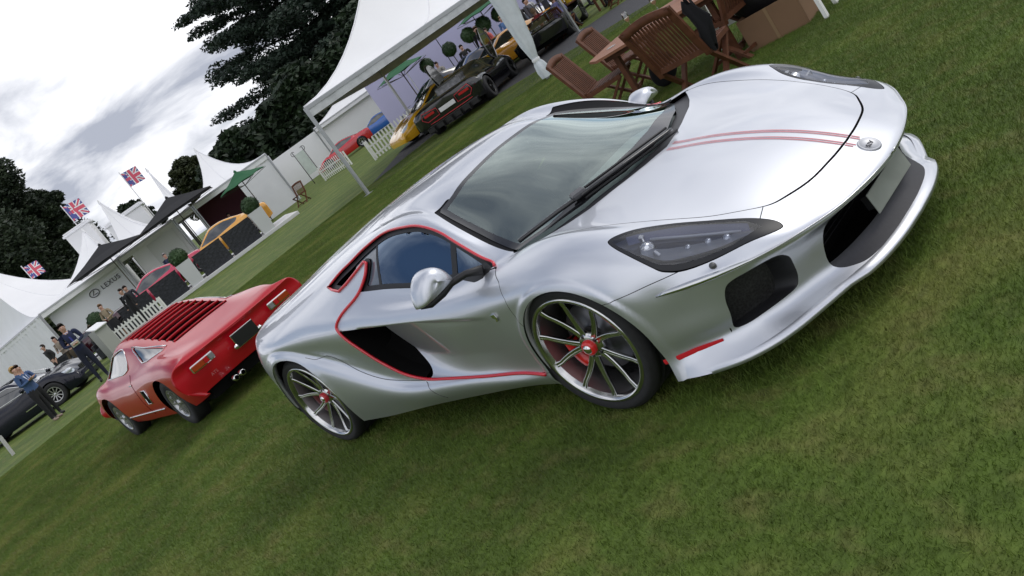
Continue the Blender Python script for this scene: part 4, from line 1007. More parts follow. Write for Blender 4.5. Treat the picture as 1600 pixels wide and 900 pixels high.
    hv = [v for v in mb.v]; keep = [f for f in mb.f if sum((Vector(mb.v[i])-hc).x < (-.012 if (Vector(mb.v[i])-hc).z < .045*k else .03 if (Vector(mb.v[i])-hc).z < .085*k else .09)*k for i in f) == len(f)]
    pydata('hair', mb.v, keep, HM, root)
    EY = mat('eye_dark', (.02, .015, .01), rough=.3)
    for s in (1, -1):
        MB().ball(hc+Vector((.083, s*.030, .004))*k, .010*k, 6, 5).build('eye', EY, root)
        MB().ball(hc+Vector((.0, s*.083, -.005))*k, (.018*k, .010*k, .028*k), 6, 5).build('ear', mats['skin'], root)
    MB().ball(hc+Vector((.095, 0, -.022))*k, (.014*k, .012*k, .022*k), 6, 5).build('nose', mats['skin'], root)
    MB().ball(hc+Vector((.083, 0, -.058))*k, (.008*k, .026*k, .006*k), 6, 4).build('mouth', pm_('lips', (skin[0]*.8, skin[1]*.45, skin[2]*.45), .5), root)
    if shirt:
        c = J[che]; u = J[nkb]
        MB().add([u+Vector((.070, -.045, .03))*k, u+Vector((.070, .045, .03))*k, c+Vector((.150, 0, -.12))*k], [(0, 1, 2)], False).build('shirt', pm_('cloth', shirt, .8), root)
        if tie: MB().add([u+Vector((.078, -.018, .015))*k, u+Vector((.078, .018, .015))*k, c+Vector((.160, .024, -.07))*k, c+Vector((.160, 0, -.12))*k, c+Vector((.160, -.024, -.07))*k], [(0, 1, 2, 3, 4)], False).build('tie', pm_('cloth', tie, .6), root)
    if skirt:
        mb = MB(); mb.lathe([(.13*k, (hz+.12)*k), (.175*k, (hz-.02)*k), (.19*k, (hz-.38)*k), (.18*k, (hz-.42)*k)], None, 14); mb.build('skirt', pm_('cloth', skirt, .85), root)
    if holding: MB().box(tuple((Vector((.27, 0, hz+.22)))*k), (.02, .21, .15), R3('Y', .5), bev=.003).build('paper', mat('paper_white', (.7, .7, .68), rough=.7), root)
    return root
# ------------------------------------------------------------------ tents
PVC = mat('white_canvas', (.84, .84, .85), rough=.6, nscale=.7, namp=.035, bump=.25, bscale=3)
PVCW = mat('white_canvas_wall', (.83, .83, .86), rough=.6, nscale=1.2, namp=.05, bump=.4, bscale=2.5)
VAL = mat('clear_valance', (.55, .57, .58), rough=.25, nscale=5, namp=.16, bump=.6, bscale=6)
TPOLE = mat('tent_pole_metal', (.45, .46, .47), rough=.35, metal=.8)
def pagoda(name, cs, zeave, peak, label, val=.32, poles=True, sag=1.9, n=10, valm=None, cat='tent', floor_z=0, group=None):
    root = empty(name, (sum(c[0] for c in cs)/len(cs), sum(c[1] for c in cs)/len(cs), 0), 0, label, cat, group); o = Vector(root.location)
    rel = lambda v: Vector(v)-o
    m = len(cs); mb = MB(); pk = Vector(peak)
    for i in range(m):
        a = Vector((*cs[i], zeave)); b = Vector((*cs[(i+1) % m], zeave)); rows = []
        for u in range(n+1):
            t = u/n; row = []
            for v in range(9):
                e = a.lerp(b, v/8); e.z -= .10*sin(pi*v/8)*0; p = e.lerp(Vector((pk.x, pk.y, zeave)), t*.985); p.z = zeave+(pk.z-zeave)*(t**sag)*1.0; row.append(rel(p))
            rows.append(row)
        mb.grid(rows)
    mb.build('canopy', PVC, root)
    for i in range(m):
        a = Vector((*cs[i], zeave)); b = Vector((*cs[(i+1) % m], zeave))
        for f_ in (0, .5):
            e = a.lerp(b, f_); pts = []
            for u in range(n+1):
                t = u/n; p = e.lerp(Vector((pk.x, pk.y, zeave)), t*.985); p.z = zeave+(pk.z-zeave)*(t**sag)+.004; pts.append(rel(p))
            MB().tube(pts, .014 if f_ else .022, 5).build('seam', PVCW, root)
    for i in range(m):
        a = Vector((*cs[i], zeave)); b = Vector((*cs[(i+1) % m], zeave)); rows = []
        d = (b-a).normalized(); nn = Vector((d.y, -d.x, 0))
        for zz in (0, -val*.5, -val): rows.append([rel(a.lerp(b, v/24)+Vector((0, 0, zz))+nn*(.012+.012*sin(v*2.1)*(-zz/val))) for v in range(25)])
        MB().grid(rows).build('valance', valm or VAL, root)
        if poles: 
            MB().beam(rel((cs[i][0], cs[i][1], floor_z)), rel((cs[i][0], cs[i][1], zeave-.02)), .075, .075, up=(1, 0, 0)).build('pole', TPOLE, root)
            MB().box(rel((cs[i][0], cs[i][1], floor_z+.01)), (.22, .22, .02)).build('foot_plate', TPOLE, root)
        MB().beam(rel(a-Vector((0, 0, .06))), rel(b-Vector((0, 0, .06))), .06, .09).build('eave_rail', TPOLE, root)
    MB().lathe([(0, .25), (.03, .2), (.09, -.05)], Matrix.Translation(rel(peak)), 10).build('finial', PVC, root)
    return root
def wall_panel(name, a, b, z0, z1, m, label, cat='wall', th=.05, wave=0, parent=None, group=None, posts=0):
    a = Vector((*a, 0)); b = Vector((*b, 0)); d = b-a; L = d.length; d.normalize(); nn = Vector((d.y, -d.x, 0)); N = max(2, int(L*4)) if wave else 2
    rows = []
    for zz in np.linspace(z0, z1, 5 if wave else 2): rows.append([a+d*(L*i/(N-1))+nn*(wave*sin(i*1.7)+wave*.5*sin(i*.63+zz))+Vector((0, 0, zz)) for i in range(N)])
    back = [[p-nn*th for p in r] for r in rows]
    mb = MB(); mb.grid(rows); mb.grid([r[::-1] for r in back]); mb.grid([rows[-1], back[-1]]); mb.grid([[r[0] for r in rows], [r[0] for r in back]]); mb.grid([[r[-1] for r in back], [r[-1] for r in rows]])
    if label is None: return mb.build(name, m, parent)
    o = mb.build(name, m, parent); tag(o, label, cat, group); return o
# facade of the far pavilion: s metres along it, b metres behind it
FP0 = Vector((-48, 8.5, 0)); FD = Vector((.428, .904, 0)).normalized(); FN = Vector((FD.y, -FD.x, 0))
def fac(s, b=0, z=0): return FP0+FD*s-FN*b+Vector((0, 0, z))
def xy(v): return (v.x, v.y)
# ------------------------------------------------------------------ trees
def leaf_mat(name, c1, c2):
    m = bpy.data.materials.new(name); m.use_nodes = True; nt = m.node_tree; b = nt.nodes['Principled BSDF']; b.inputs['Roughness'].default_value = .6
    g = nt.nodes.new('ShaderNodeNewGeometry'); n = nt.nodes.new('ShaderNodeTexNoise'); n.inputs['Scale'].default_value = .9; n.inputs['Detail'].default_value = 3
    nt.links.new(g.outputs['Position'], n.inputs['Vector']); cr = nt.nodes.new('ShaderNodeValToRGB'); cr.color_ramp.elements[0].position = .35; cr.color_ramp.elements[1].position = .68
    cr.color_ramp.elements[0].color = (*c1, 1); cr.color_ramp.elements[1].color = (*c2, 1); nt.links.new(n.outputs[0], cr.inputs[0]); nt.links.new(cr.outputs[0], b.inputs['Base Color']); return m
def leaf_cloud(blobs, size, rng, flat=.5):
    """blobs: (centre, radii, count); returns verts, faces of many small leaf sprays"""
    V = []; Fc = []
    for c, rad, cnt in blobs:
        d = rng.normal(size=(cnt, 3)); d /= np.linalg.norm(d, axis=1)[:, None]; r = rng.random(cnt)**.45
        p = np.array(c)+d*r[:, None]*np.array(rad)
        a = rng.random(cnt)*2*pi; t = (rng.random(cnt)-.5)*pi*flat; s = size*(.5+rng.random(cnt))
        u = np.c_[np.cos(a)*np.cos(t), np.sin(a)*np.cos(t), np.sin(t)]; w = np.cross(u, rng.normal(size=(cnt, 3))); w /= np.linalg.norm(w, axis=1)[:, None]
        k = len(V)*0
        q = np.stack([p-u*s[:, None], p+w*s[:, None]*.42, p+u*s[:, None], p-w*s[:, None]*.42], 1); V.append(q.reshape(-1, 3))
    V = np.vstack(V); n = len(V)//4; Fc = np.arange(n*4).reshape(-1, 4); return V, Fc
def fast_mesh(name, V, Fc, m, parent=None):
    me = bpy.data.meshes.new(name); k = Fc.shape[1]; me.vertices.add(len(V)); me.vertices.foreach_set('co', V.astype(np.float32).ravel()); me.loops.add(Fc.size); me.loops.foreach_set('vertex_index', Fc.ravel().astype(np.int32))
    me.polygons.add(len(Fc)); me.polygons.foreach_set('loop_start', np.arange(0, Fc.size, k, dtype=np.int32)); me.update(calc_edges=True); me.materials.append(m)
    return link(bpy.data.objects.new(name, me), parent)
def tree(name, base, H, kind, label, m, seed=1, spread=6, count=24000, size=.4, cat='tree', z0=2.0):
    rng = np.random.default_rng(seed); root = empty(name, base, 0, label, cat); bark = mat('bark_dark', (.05, .04, .03), rough=.95, nscale=4, namp=.3, bump=.6)
    tr = MB(); lean = [Vector((sin(i*.9+seed)*.25, cos(i*1.3)*.25, H*.93*i/8)) for i in range(9)]; tr.tube(lean, [H*.028*(1-.93*i/8)+.03 for i in range(9)], 10); tr.build('trunk', bark, root)
    blobs = []; lb = MB()
    if kind == 'cedar':
        nb = 96
        for i in range(nb):
            t = (i+rng.random())/nb; z = z0+(H-z0)*t**.95; a = i*2.399+rng.random()*.7
            R = spread*(1.05-.72*t**1.5)*(.82+.30*rng.random())
            p0 = Vector((0, 0, z-R*.10)); tip = Vector((R*cos(a), R*sin(a), z+R*.10*(rng.random()-.25)))
            lb.tube([p0, p0.lerp(tip, .5)+Vector((0, 0, .25)), tip], [.16*(1-t)+.05, .09*(1-t)+.04, .02], 5)
            for q in (.25, .45, .62, .78, .92, 1.03):
                c = p0.lerp(tip, q); w = R*.20*(1.15-q*.45); blobs.append(((c.x+rng.normal()*w*.35, c.y+rng.normal()*w*.35, c.z+.12+rng.normal()*.15), (w*1.3, w*1.3, .42+.35*rng.random()), int(count/nb/6)))
    else:
        nb = 42
        for i in range(nb):
            t = (i+.5)/nb; z = z0+(H-z0)*t; a = i*2.399+rng.random(); prof = {'conical': 1.05-.85*t, 'round': sqrt(max(.05, 1-(2*t-.9)**2*.8)), 'column': (.9-.55*t**2)}[kind]
            R = spread*prof*(.45+.6*rng.random()); tip = Vector((R*cos(a), R*sin(a), z)); lb.tube([Vector((0, 0, z-R*.45)), tip], [.10, .02], 5)
            w = spread*.30*(1.15-.5*t)*(.7+.6*rng.random()); blobs.append(((tip.x, tip.y, tip.z), (w, w, w*(1.15 if kind == 'conical' else .75)), int(count/nb)))
            blobs.append(((tip.x*.5, tip.y*.5, tip.z+w*.3), (w, w, w*.8), int(count/nb*.5)))
    lb.build('limbs', bark, root)
    V, Fc = leaf_cloud(blobs, size, rng); fast_mesh('crown', V, Fc, m, root); return root
# ------------------------------------------------------------------ furniture
WOOD = mat('oiled_teak', (.115, .044, .022), spec=.25, rough=.6, nscale=14, namp=.25, bump=.2, bscale=60)
WOODT = mat('table_teak', (.28, .125, .07), spec=.3, rough=.55, nscale=10, namp=.15)
def garden_chair(loc, rz, label, group='slatted wooden garden chairs', slats=12):
    """folding chair, seat front towards +X"""
    r = empty('garden_chair', loc, rz, label, 'chair', group); W = .27
    B = lambda n, a, b, w, h, up=(0, 0, 1): MB().beam(a, b, w, h, up).build(n, WOOD, r)
    for s in (-1, 1):
        B('back_post', (-.20, s*W, .40), (-.40, s*W, .95), .03, .055, (0, 1, 0)); B('leg', (.24, s*(W-.03), .44), (-.26, s*(W-.03), .0), .028, .05, (0, 1, 0)); B('leg', (-.19, s*W, .42), (.26, s*W, .0), .028, .05, (0, 1, 0))
        B('seat_rail', (-.20, s*(W-.01), .43), (.25, s*(W-.01), .45), .03, .045)
    tp = [Vector((-.385-.0*abs(y), y, .915+.045*cos(y/W*1.35))) for y in np.linspace(-W, W, 9)]; rows = [[p+Vector((dx, 0, dz)) for dx, dz in ((-.016, -.05), (.012, -.055), (0, .03), (-.03, .03))] for p in tp]
    mb = MB(); mb.grid(rows, closed=True); mb.build('top_rail', WOOD, r)
    B('back_rail', (-.215, -W, .455), (-.215, W, .455), .03, .05)
    for i in range(slats):
        y = -W+.045+(2*W-.09)*i/(slats-1); B('back_slat', (-.213, y, .46), (-.375, y, .90), .022, .014, (1, 0, .3))
    for i in range(8):
        x = -.18+.42*i/7; B('seat_slat', (x, -W+.02, .455+.01*i/7), (x, W-.02, .455+.01*i/7), .042, .018)
    B('stretcher', (-.2, -W+.02, .07), (-.2, W-.02, .07), .03, .03); B('stretcher', (.2, -W, .07), (.2, W, .07), .03, .03)
    return r
def copy_thing(o, loc, rz, label=None, group=None):
    c = o.copy(); COL.objects.link(c); c.location = loc; c.rotation_euler = (0, 0, rz)
    if label: c['label'] = label
    if group: c['group'] = group
    for ch in list(o.children):
        d = ch.copy(); COL.objects.link(d); d.parent = c
        for g in list(ch.children): e = g.copy(); COL.objects.link(e); e.parent = d
    return c
def wine_glass(loc, label, fill=True):
    r = empty('wine_glass', loc, 0, label, 'glass', 'glasses on the garden table'); G = MATS.get('clear_glass') or glass_mat('clear_glass', (.93, .95, .95), 1.2)
    MB().lathe([(.0, .002), (.034, .003), (.006, .012), (.004, .09), (.02, .105), (.034, .135), (.036, .16), (.030, .205)], None, 16).build('bowl', G, r)
    if fill: MB().lathe([(0, .106), (.018, .108), (.031, .133), (.0325, .142), (0, .142)], None, 14).build('wine', mat('pale_wine', (.85, .82, .62), rough=.1, coat=1), r)
    return r
def picket_fence(a, b, label, n, h=.8, group='white picket fences', z=0, panel_gap=None):
    a = Vector((*a, z)); b = Vector((*b, z)); d = (b-a); L = d.length; d.normalize(); nn = Vector((d.y, -d.x, 0)); r = empty('picket_fence', tuple(a), 0, label, 'fence', group); WP = mat('white_fence_paint', (.78, .78, .75), rough=.5)
    rot = Matrix((d, nn, Vector((0, 0, 1)))).transposed()
    me = None
    for i in range(n):
        c = d*(L*(i+.5)/n); w = .075
        if me is None:
            o = MB().prism([(-w/2, 0), (w/2, 0), (w/2, h-.07), (0, h), (-w/2, h-.07)], .02, Matrix(((1, 0, 0), (0, 0, 1), (0, 1, 0)))).build('picket', WP, r); me = o.data
        else: o = bpy.data.objects.new('picket', me); link(o, r)
        o.matrix_local = Matrix.Translation(c+Vector((0, 0, .04))) @ rot.to_4x4()
    for zz in (.2, .56): MB().beam(nn*-.02+Vector((0, 0, zz)), d*L+nn*-.02+Vector((0, 0, zz)), .03, .07).build('rail', WP, r)
    for t in (0, 1): MB().beam(d*L*t-nn*.05, d*L*t-nn*.05+Vector((0, 0, h)), .07, .07, (1, 0, 0)).build('post', WP, r)
    return r
def parasol(name, loc, R, h, m, label, n=8, apex=.55, rot=0, pole=True, drop=.0, cat='parasol', group=None, lean=0):
    r = empty(name, loc, 0, label, cat, group); mb = MB(); P = [Vector((R*cos(2*pi*i/n+rot), R*sin(2*pi*i/n+rot), h)) for i in range(n)]; A = Vector((0, 0, h+apex)); rows = []
    for i in range(n):
        a, b = P[i], P[(i+1) % n]; k = len(mb.v); mid = (a+b)/2*.97+Vector((0, 0, .06)); mid.z = h+.05
        q = (a+A)/2-Vector((0, 0, .04)); q2 = (b+A)/2-Vector((0, 0, .04)); mb.add([a, mid, b, q2, A, q], [(0, 1, 5), (1, 2, 3), (1, 3, 5), (5, 3, 4)], False)
    mb.build('canopy', m, r)
    if pole: MB().tube([Vector((0, 0, 0)), Vector((0, 0, h+apex))], .025, 8).build('pole', mat('parasol_pole', (.08, .06, .05), rough=.5), r)
    for i in range(n): MB().beam(Vector((0, 0, h-.2)), P[i]-Vector((0, 0, .02)), .015, .02).build('rib', mat('parasol_pole', (.08, .06, .05), rough=.5), r)
    MB().lathe([(0, .10), (.05, .06), (.10, -.02)], Matrix.Translation((0, 0, h+apex)), 8).build('cap', m, r)
    return r
def box_ball(loc, r_, label, m, stem=None, seed=1, group=None):
    rt = empty('topiary_ball' if not stem else 'topiary_tree', loc, 0, label, 'topiary', group); rng = np.random.default_rng(seed)
    z = stem or 0
    MB().ball((0, 0, z+r_*.8), r_*.93, 16, 12).build('core', m, rt)
    d = rng.normal(size=(1500, 3)); d /= np.linalg.norm(d, axis=1)[:, None]; p = d*r_*(.9+.14*rng.random((1500, 1)))+np.array([0, 0, z+r_*.8]); u = rng.normal(size=(1500, 3))*r_*.06; w = np.cross(u, d)*.8
    fast_mesh('leaves', np.stack([p-u, p+w, p+u, p-w], 1).reshape(-1, 3), np.arange(6000).reshape(-1, 4), m, rt)
    if stem:
        MB().tube([Vector((0, 0, .3)), Vector((0, 0, z+.2))], .022, 6).build('stem', mat('bark_dark', (.05, .04, .03)), rt)
        MB().lathe([(0, 0), (.16, 0), (.2, .36), (.17, .36), (.17, .3), (0, .3)], None, 12).build('pot', mat('dark_pot', (.03, .03, .035), rough=.5), rt)
    return rt
# ================================================================== BUILD
# ------------------------------------------------------------------ ground
def lawn_material(blade=False):
    m = bpy.data.materials.new('grass_blades' if blade else 'lawn'); m.use_nodes = True; nt = m.node_tree; N = nt.nodes; L = nt.links; b = N['Principled BSDF']; b.inputs['Roughness'].default_value = .75 if not blade else .55; b.inputs['Specular IOR Level'].default_value = .25
    g = N.new('ShaderNodeNewGeometry')
    def noi(s, d=4, st=(1, 1, 1)):
        mp = N.new('ShaderNodeVectorMath'); mp.operation = 'MULTIPLY'; mp.inputs[1].default_value = st; L.new(g.outputs['Position'], mp.inputs[0]); n = N.new('ShaderNodeTexNoise'); n.inputs['Scale'].default_value = s; n.inputs['Detail'].default_value = d; L.new(mp.outputs[0], n.inputs['Vector']); return n
    def ramp(n, e):
        r = N.new('ShaderNodeValToRGB'); L.new(n.outputs[0], r.inputs[0]); el = r.color_ramp.elements
        while len(el) < len(e): el.new(.5)
        for k, (p, c) in enumerate(e): el[k].position = p; el[k].color = (*c, 1)
        return r
    k = 1.12 if blade else .92
    base = ramp(noi(1.1, 6), [(.30, (.074*k, .112*k, .018*k)), (.50, (.094*k, .146*k, .022*k)), (.68, (.160*k, .188*k, .042*k))])
    dry = ramp(noi(4.5, 5, (1, 1.6, 1)), [(.50, (0, 0, 0)), (.72, (1, 1, 1))]); mix = N.new('ShaderNodeMix'); mix.data_type = 'RGBA'; mu = N.new('ShaderNodeMath'); mu.operation = 'MULTIPLY'; L.new(dry.outputs[0], mu.inputs[0]); mu.inputs[1].default_value = .5
    L.new(mu.outputs[0], mix.inputs[0]); L.new(base.outputs[0], mix.inputs[6]); mix.inputs[7].default_value = (.19, .165, .06, 1)
    fine = noi(26, 5, (1, .5, 1)); mp = N.new('ShaderNodeMapRange'); L.new(fine.outputs[0], mp.inputs[0]); mp.inputs[1].default_value = .3; mp.inputs[2].default_value = .7; mp.inputs[3].default_value = .76; mp.inputs[4].default_value = 1.2
    w = N.new('ShaderNodeTexWave'); w.inputs['Scale'].default_value = .22; w.inputs['Distortion'].default_value = 1.2; w.inputs['Detail'].default_value = 1; L.new(g.outputs['Position'], w.inputs['Vector']); mw = N.new('ShaderNodeMapRange'); L.new(w.outputs[1], mw.inputs[0]); mw.inputs[3].default_value = .95; mw.inputs[4].default_value = 1.05
    mm = N.new('ShaderNodeMath'); mm.operation = 'MULTIPLY'; L.new(mp.outputs[0], mm.inputs[0]); L.new(mw.outputs[0], mm.inputs[1])
    sc = N.new('ShaderNodeVectorMath'); sc.operation = 'SCALE'; L.new(mix.outputs[2], sc.inputs[0]); L.new(mm.outputs[0], sc.inputs['Scale'])
    if blade:
        oi = N.new('ShaderNodeObjectInfo'); 
    L.new(sc.outputs[0], b.inputs['Base Color'])
    if not blade:
        bp = N.new('ShaderNodeBump'); bp.inputs['Strength'].default_value = .7; bp.inputs['Distance'].default_value = .03; L.new(fine.outputs[0], bp.inputs['Height']); L.new(bp.outputs[0], b.inputs['Normal'])
    return m
def build_ground():
    mb = MB(); mb.add([(-900, -900, 0), (900, -900, 0), (900, 900, 0), (-900, 900, 0)], [(0, 1, 2, 3)], False); o = mb.build('lawn', lawn_material()); o['kind'] = 'structure'
    # short grass: the object's own mesh is one square of turf, laid out over the near lawn
    rng = np.random.default_rng(3); n = 4600; S = .6
    p = np.c_[(rng.random(n)-.5)*S, (rng.random(n)-.5)*S, np.zeros(n)]; a = rng.random(n)*2*pi; h = .012+.020*rng.random(n)**1.5; ln = rng.normal(size=(n, 2))*.5*h[:, None]; wd = .0012+.0009*rng.random(n)
    tall = rng.random(n) < .02; h = np.where(tall, h*1.6, h)
    u = np.c_[np.cos(a), np.sin(a), np.zeros(n)]*wd[:, None]; tip = p+np.c_[ln, h]; V = np.stack([p-u, p+u, tip], 1).reshape(-1, 3)
    g = fast_mesh('grass', V, np.arange(n*3).reshape(-1, 3), lawn_material(True)); g['label'] = 'short mown grass blades covering the near lawn'; g['kind'] = 'stuff'; g['category'] = 'grass'
    pts = []
    for ix in range(-42, 12):
        for iy in range(-12, 26):
            x, y = ix*S*.94, iy*S*.94; d = hypot(x-CP[0], y-CP[1])
            if d < 21: pts.append((x, y))
    ng = bpy.data.node_groups.new('turf', 'GeometryNodeTree'); ng.interface.new_socket('Geometry', in_out='INPUT', socket_type='NodeSocketGeometry'); ng.interface.new_socket('Geometry', in_out='OUTPUT', socket_type='NodeSocketGeometry')
    N = ng.nodes; L = ng.links; gi = N.new('NodeGroupInput'); go = N.new('NodeGroupOutput'); gr = N.new('GeometryNodeMeshGrid'); X0, X1, Y0, Y1 = -18.6, 5.4, -5.4, 13.8
    nx, ny = round((X1-X0)/S)+1, round((Y1-Y0)/S)+1; gr.inputs['Size X'].default_value = X1-X0; gr.inputs['Size Y'].default_value = Y1-Y0; gr.inputs['Vertices X'].default_value = nx; gr.inputs['Vertices Y'].default_value = ny
    tr = N.new('GeometryNodeTransform'); tr.inputs['Translation'].default_value = ((X0+X1)/2, (Y0+Y1)/2, 0); L.new(gr.outputs[0], tr.inputs[0])
    ip = N.new('GeometryNodeInstanceOnPoints'); L.new(tr.outputs[0], ip.inputs['Points']); L.new(gi.outputs[0], ip.inputs['Instance'])
    rv = N.new('FunctionNodeRandomValue'); rv.data_type = 'INT'; rv.inputs[4].default_value = 0; rv.inputs[5].default_value = 3
    mu = N.new('ShaderNodeMath'); mu.operation = 'MULTIPLY'; mu.inputs[1].default_value = pi/2; L.new(rv.outputs[2], mu.inputs[0]); cb = N.new('ShaderNodeCombineXYZ'); L.new(mu.outputs[0], cb.inputs[2]); L.new(cb.outputs[0], ip.inputs['Rotation'])
    L.new(ip.outputs[0], go.inputs[0]); md = g.modifiers.new('turf', 'NODES'); md.node_group = ng
    # asphalt track under the marquee
    tk = [(-17.9, 9.6), (-16.6, 10.55), (-14.6, 11.3), (-12.4, 11.4), (-11.0, 12.6), (-8.6, 14.6), (2, 22), (2, 30), (-12, 19.2), (-15.3, 17.9), (-20, 20.5), (-26, 22), (-23.5, 16.2), (-19.2, 11.2)]
    o = MB().prism(tk, .006, None, 0).build('asphalt_track', mat('asphalt', (.04, .04, .045), rough=.85, nscale=30, namp=.25, bump=.4, bscale=120)); o['kind'] = 'structure'
build_ground()
build_silver()
build_red_classic()
def paint(n, c, r=.2, metal=0): return mat(n, c, rough=r, coat=1.0, metal=metal)
# ------------------------------------------------------------------ dark blue grand tourer on the left
def gt_extra(root, sk):
    CH = CHROME
    gr = MB().box((.86, 0, .52), (.05, .95, .26), None, bev=.02).build('grille', BLACK, root)
    for i in range(9): MB().box((.885, -.40+.1*i, .52), (.02, .012, .22)).build('grille_bar', mat('grille_metal', (.3, .3, .3), rough=.3, metal=1), root)
    MB().box((.90, 0, .33), (.03, 1.2, .03)).build('bumper_trim', CH, root)
    for s in (-1, 1):
        MB().tube([Vector((-.35, s*.885, .935)), Vector((-1.0, s*.80, 1.28)), Vector((-1.6, s*.78, 1.33)), Vector((-2.4, s*.82, 1.10)), Vector((-2.45, s*.88, .98)), Vector((-.4, s*.90, .90))], .010, 5, closed=True).build('window_trim', CH, root)
        MB().box((-.6, s*.945, .42), (.75, .012, .025)).build('side_trim', CH, root)
        MB().ball((-.62, s*1.02, .98), (.07, .11, .07), 10, 8).build('wing_mirror', MATS['midnight_blue'], root)
        for p in ((.70, .62),): MB().ball((p[0]-.06, s*.70, .68), (.13, .13, .07), 12, 8).build('headlight', mat('headlamp_bright', (.6, .63, .68), rough=.06, coat=1), root)
    return sk
simple_coupe('grand_tourer', (-26.75, 2.95, 0), radians(53), 'dark blue grand tourer with chrome trim parked behind the two women', mat('midnight_blue', (.005, .006, .015), rough=.2, coat=.25, spec=.35), H=1.40, W=.96, hood=.90, deck=1.02, R=.35, kw=dict(wb=2.9, tail=-3.95, nose=.90, cowl=-.45, top=-1.15, roofend=-2.1, back2=-2.8), extra=gt_extra, rim=mat('wheel_silver', (.5, .5, .5), rough=.3, metal=.9), spokes=10)
person((-23.15, 3.05, 0), radians(-12), 'man in navy suit and blue tie standing by the dark blue car', 'front', 1.88, top=(.012, .018, .055), legs=(.010, .013, .03), hair=(.02, .014, .01), shirt=(.55, .6, .75), tie=(.02, .03, .2), fingers=True, holding=True)
person((-22.15, 1.30, 0), radians(50), 'blonde woman in blue cardigan with folded arms beside the dark car', 'crossed', 1.70, top=(.045, .09, .20), legs=(.008, .008, .01), hair=(.42, .27, .10), female=True, fingers=True, bare_legs=False, shirt=(.6, .65, .8), shoe=(.30, .22, .18))
person((-22.75, 1.5, 0), radians(15), 'dark-haired woman in blue cardigan next to the blonde woman', 'crossed', 1.68, top=(.07, .12, .26), legs=(.008, .008, .01), hair=(.05, .025, .015), female=True, fingers=True, hairlong=True, shirt=(.6, .65, .8), shoe=(.02, .02, .02))
o = empty('barrier_post', (-21.9, .02, 0), .6, 'short pale post and white sign on the grass at the left edge', 'post'); MB().beam((0, 0, 0), (.05, .02, .55), .10, .05).build('post', mat('pale_timber', (.5, .5, .48), rough=.7), o); MB().box((-.5, -.75, .18), (.5, .5, .06), R3('Y', .3)).build('sign_board', PVC, o)
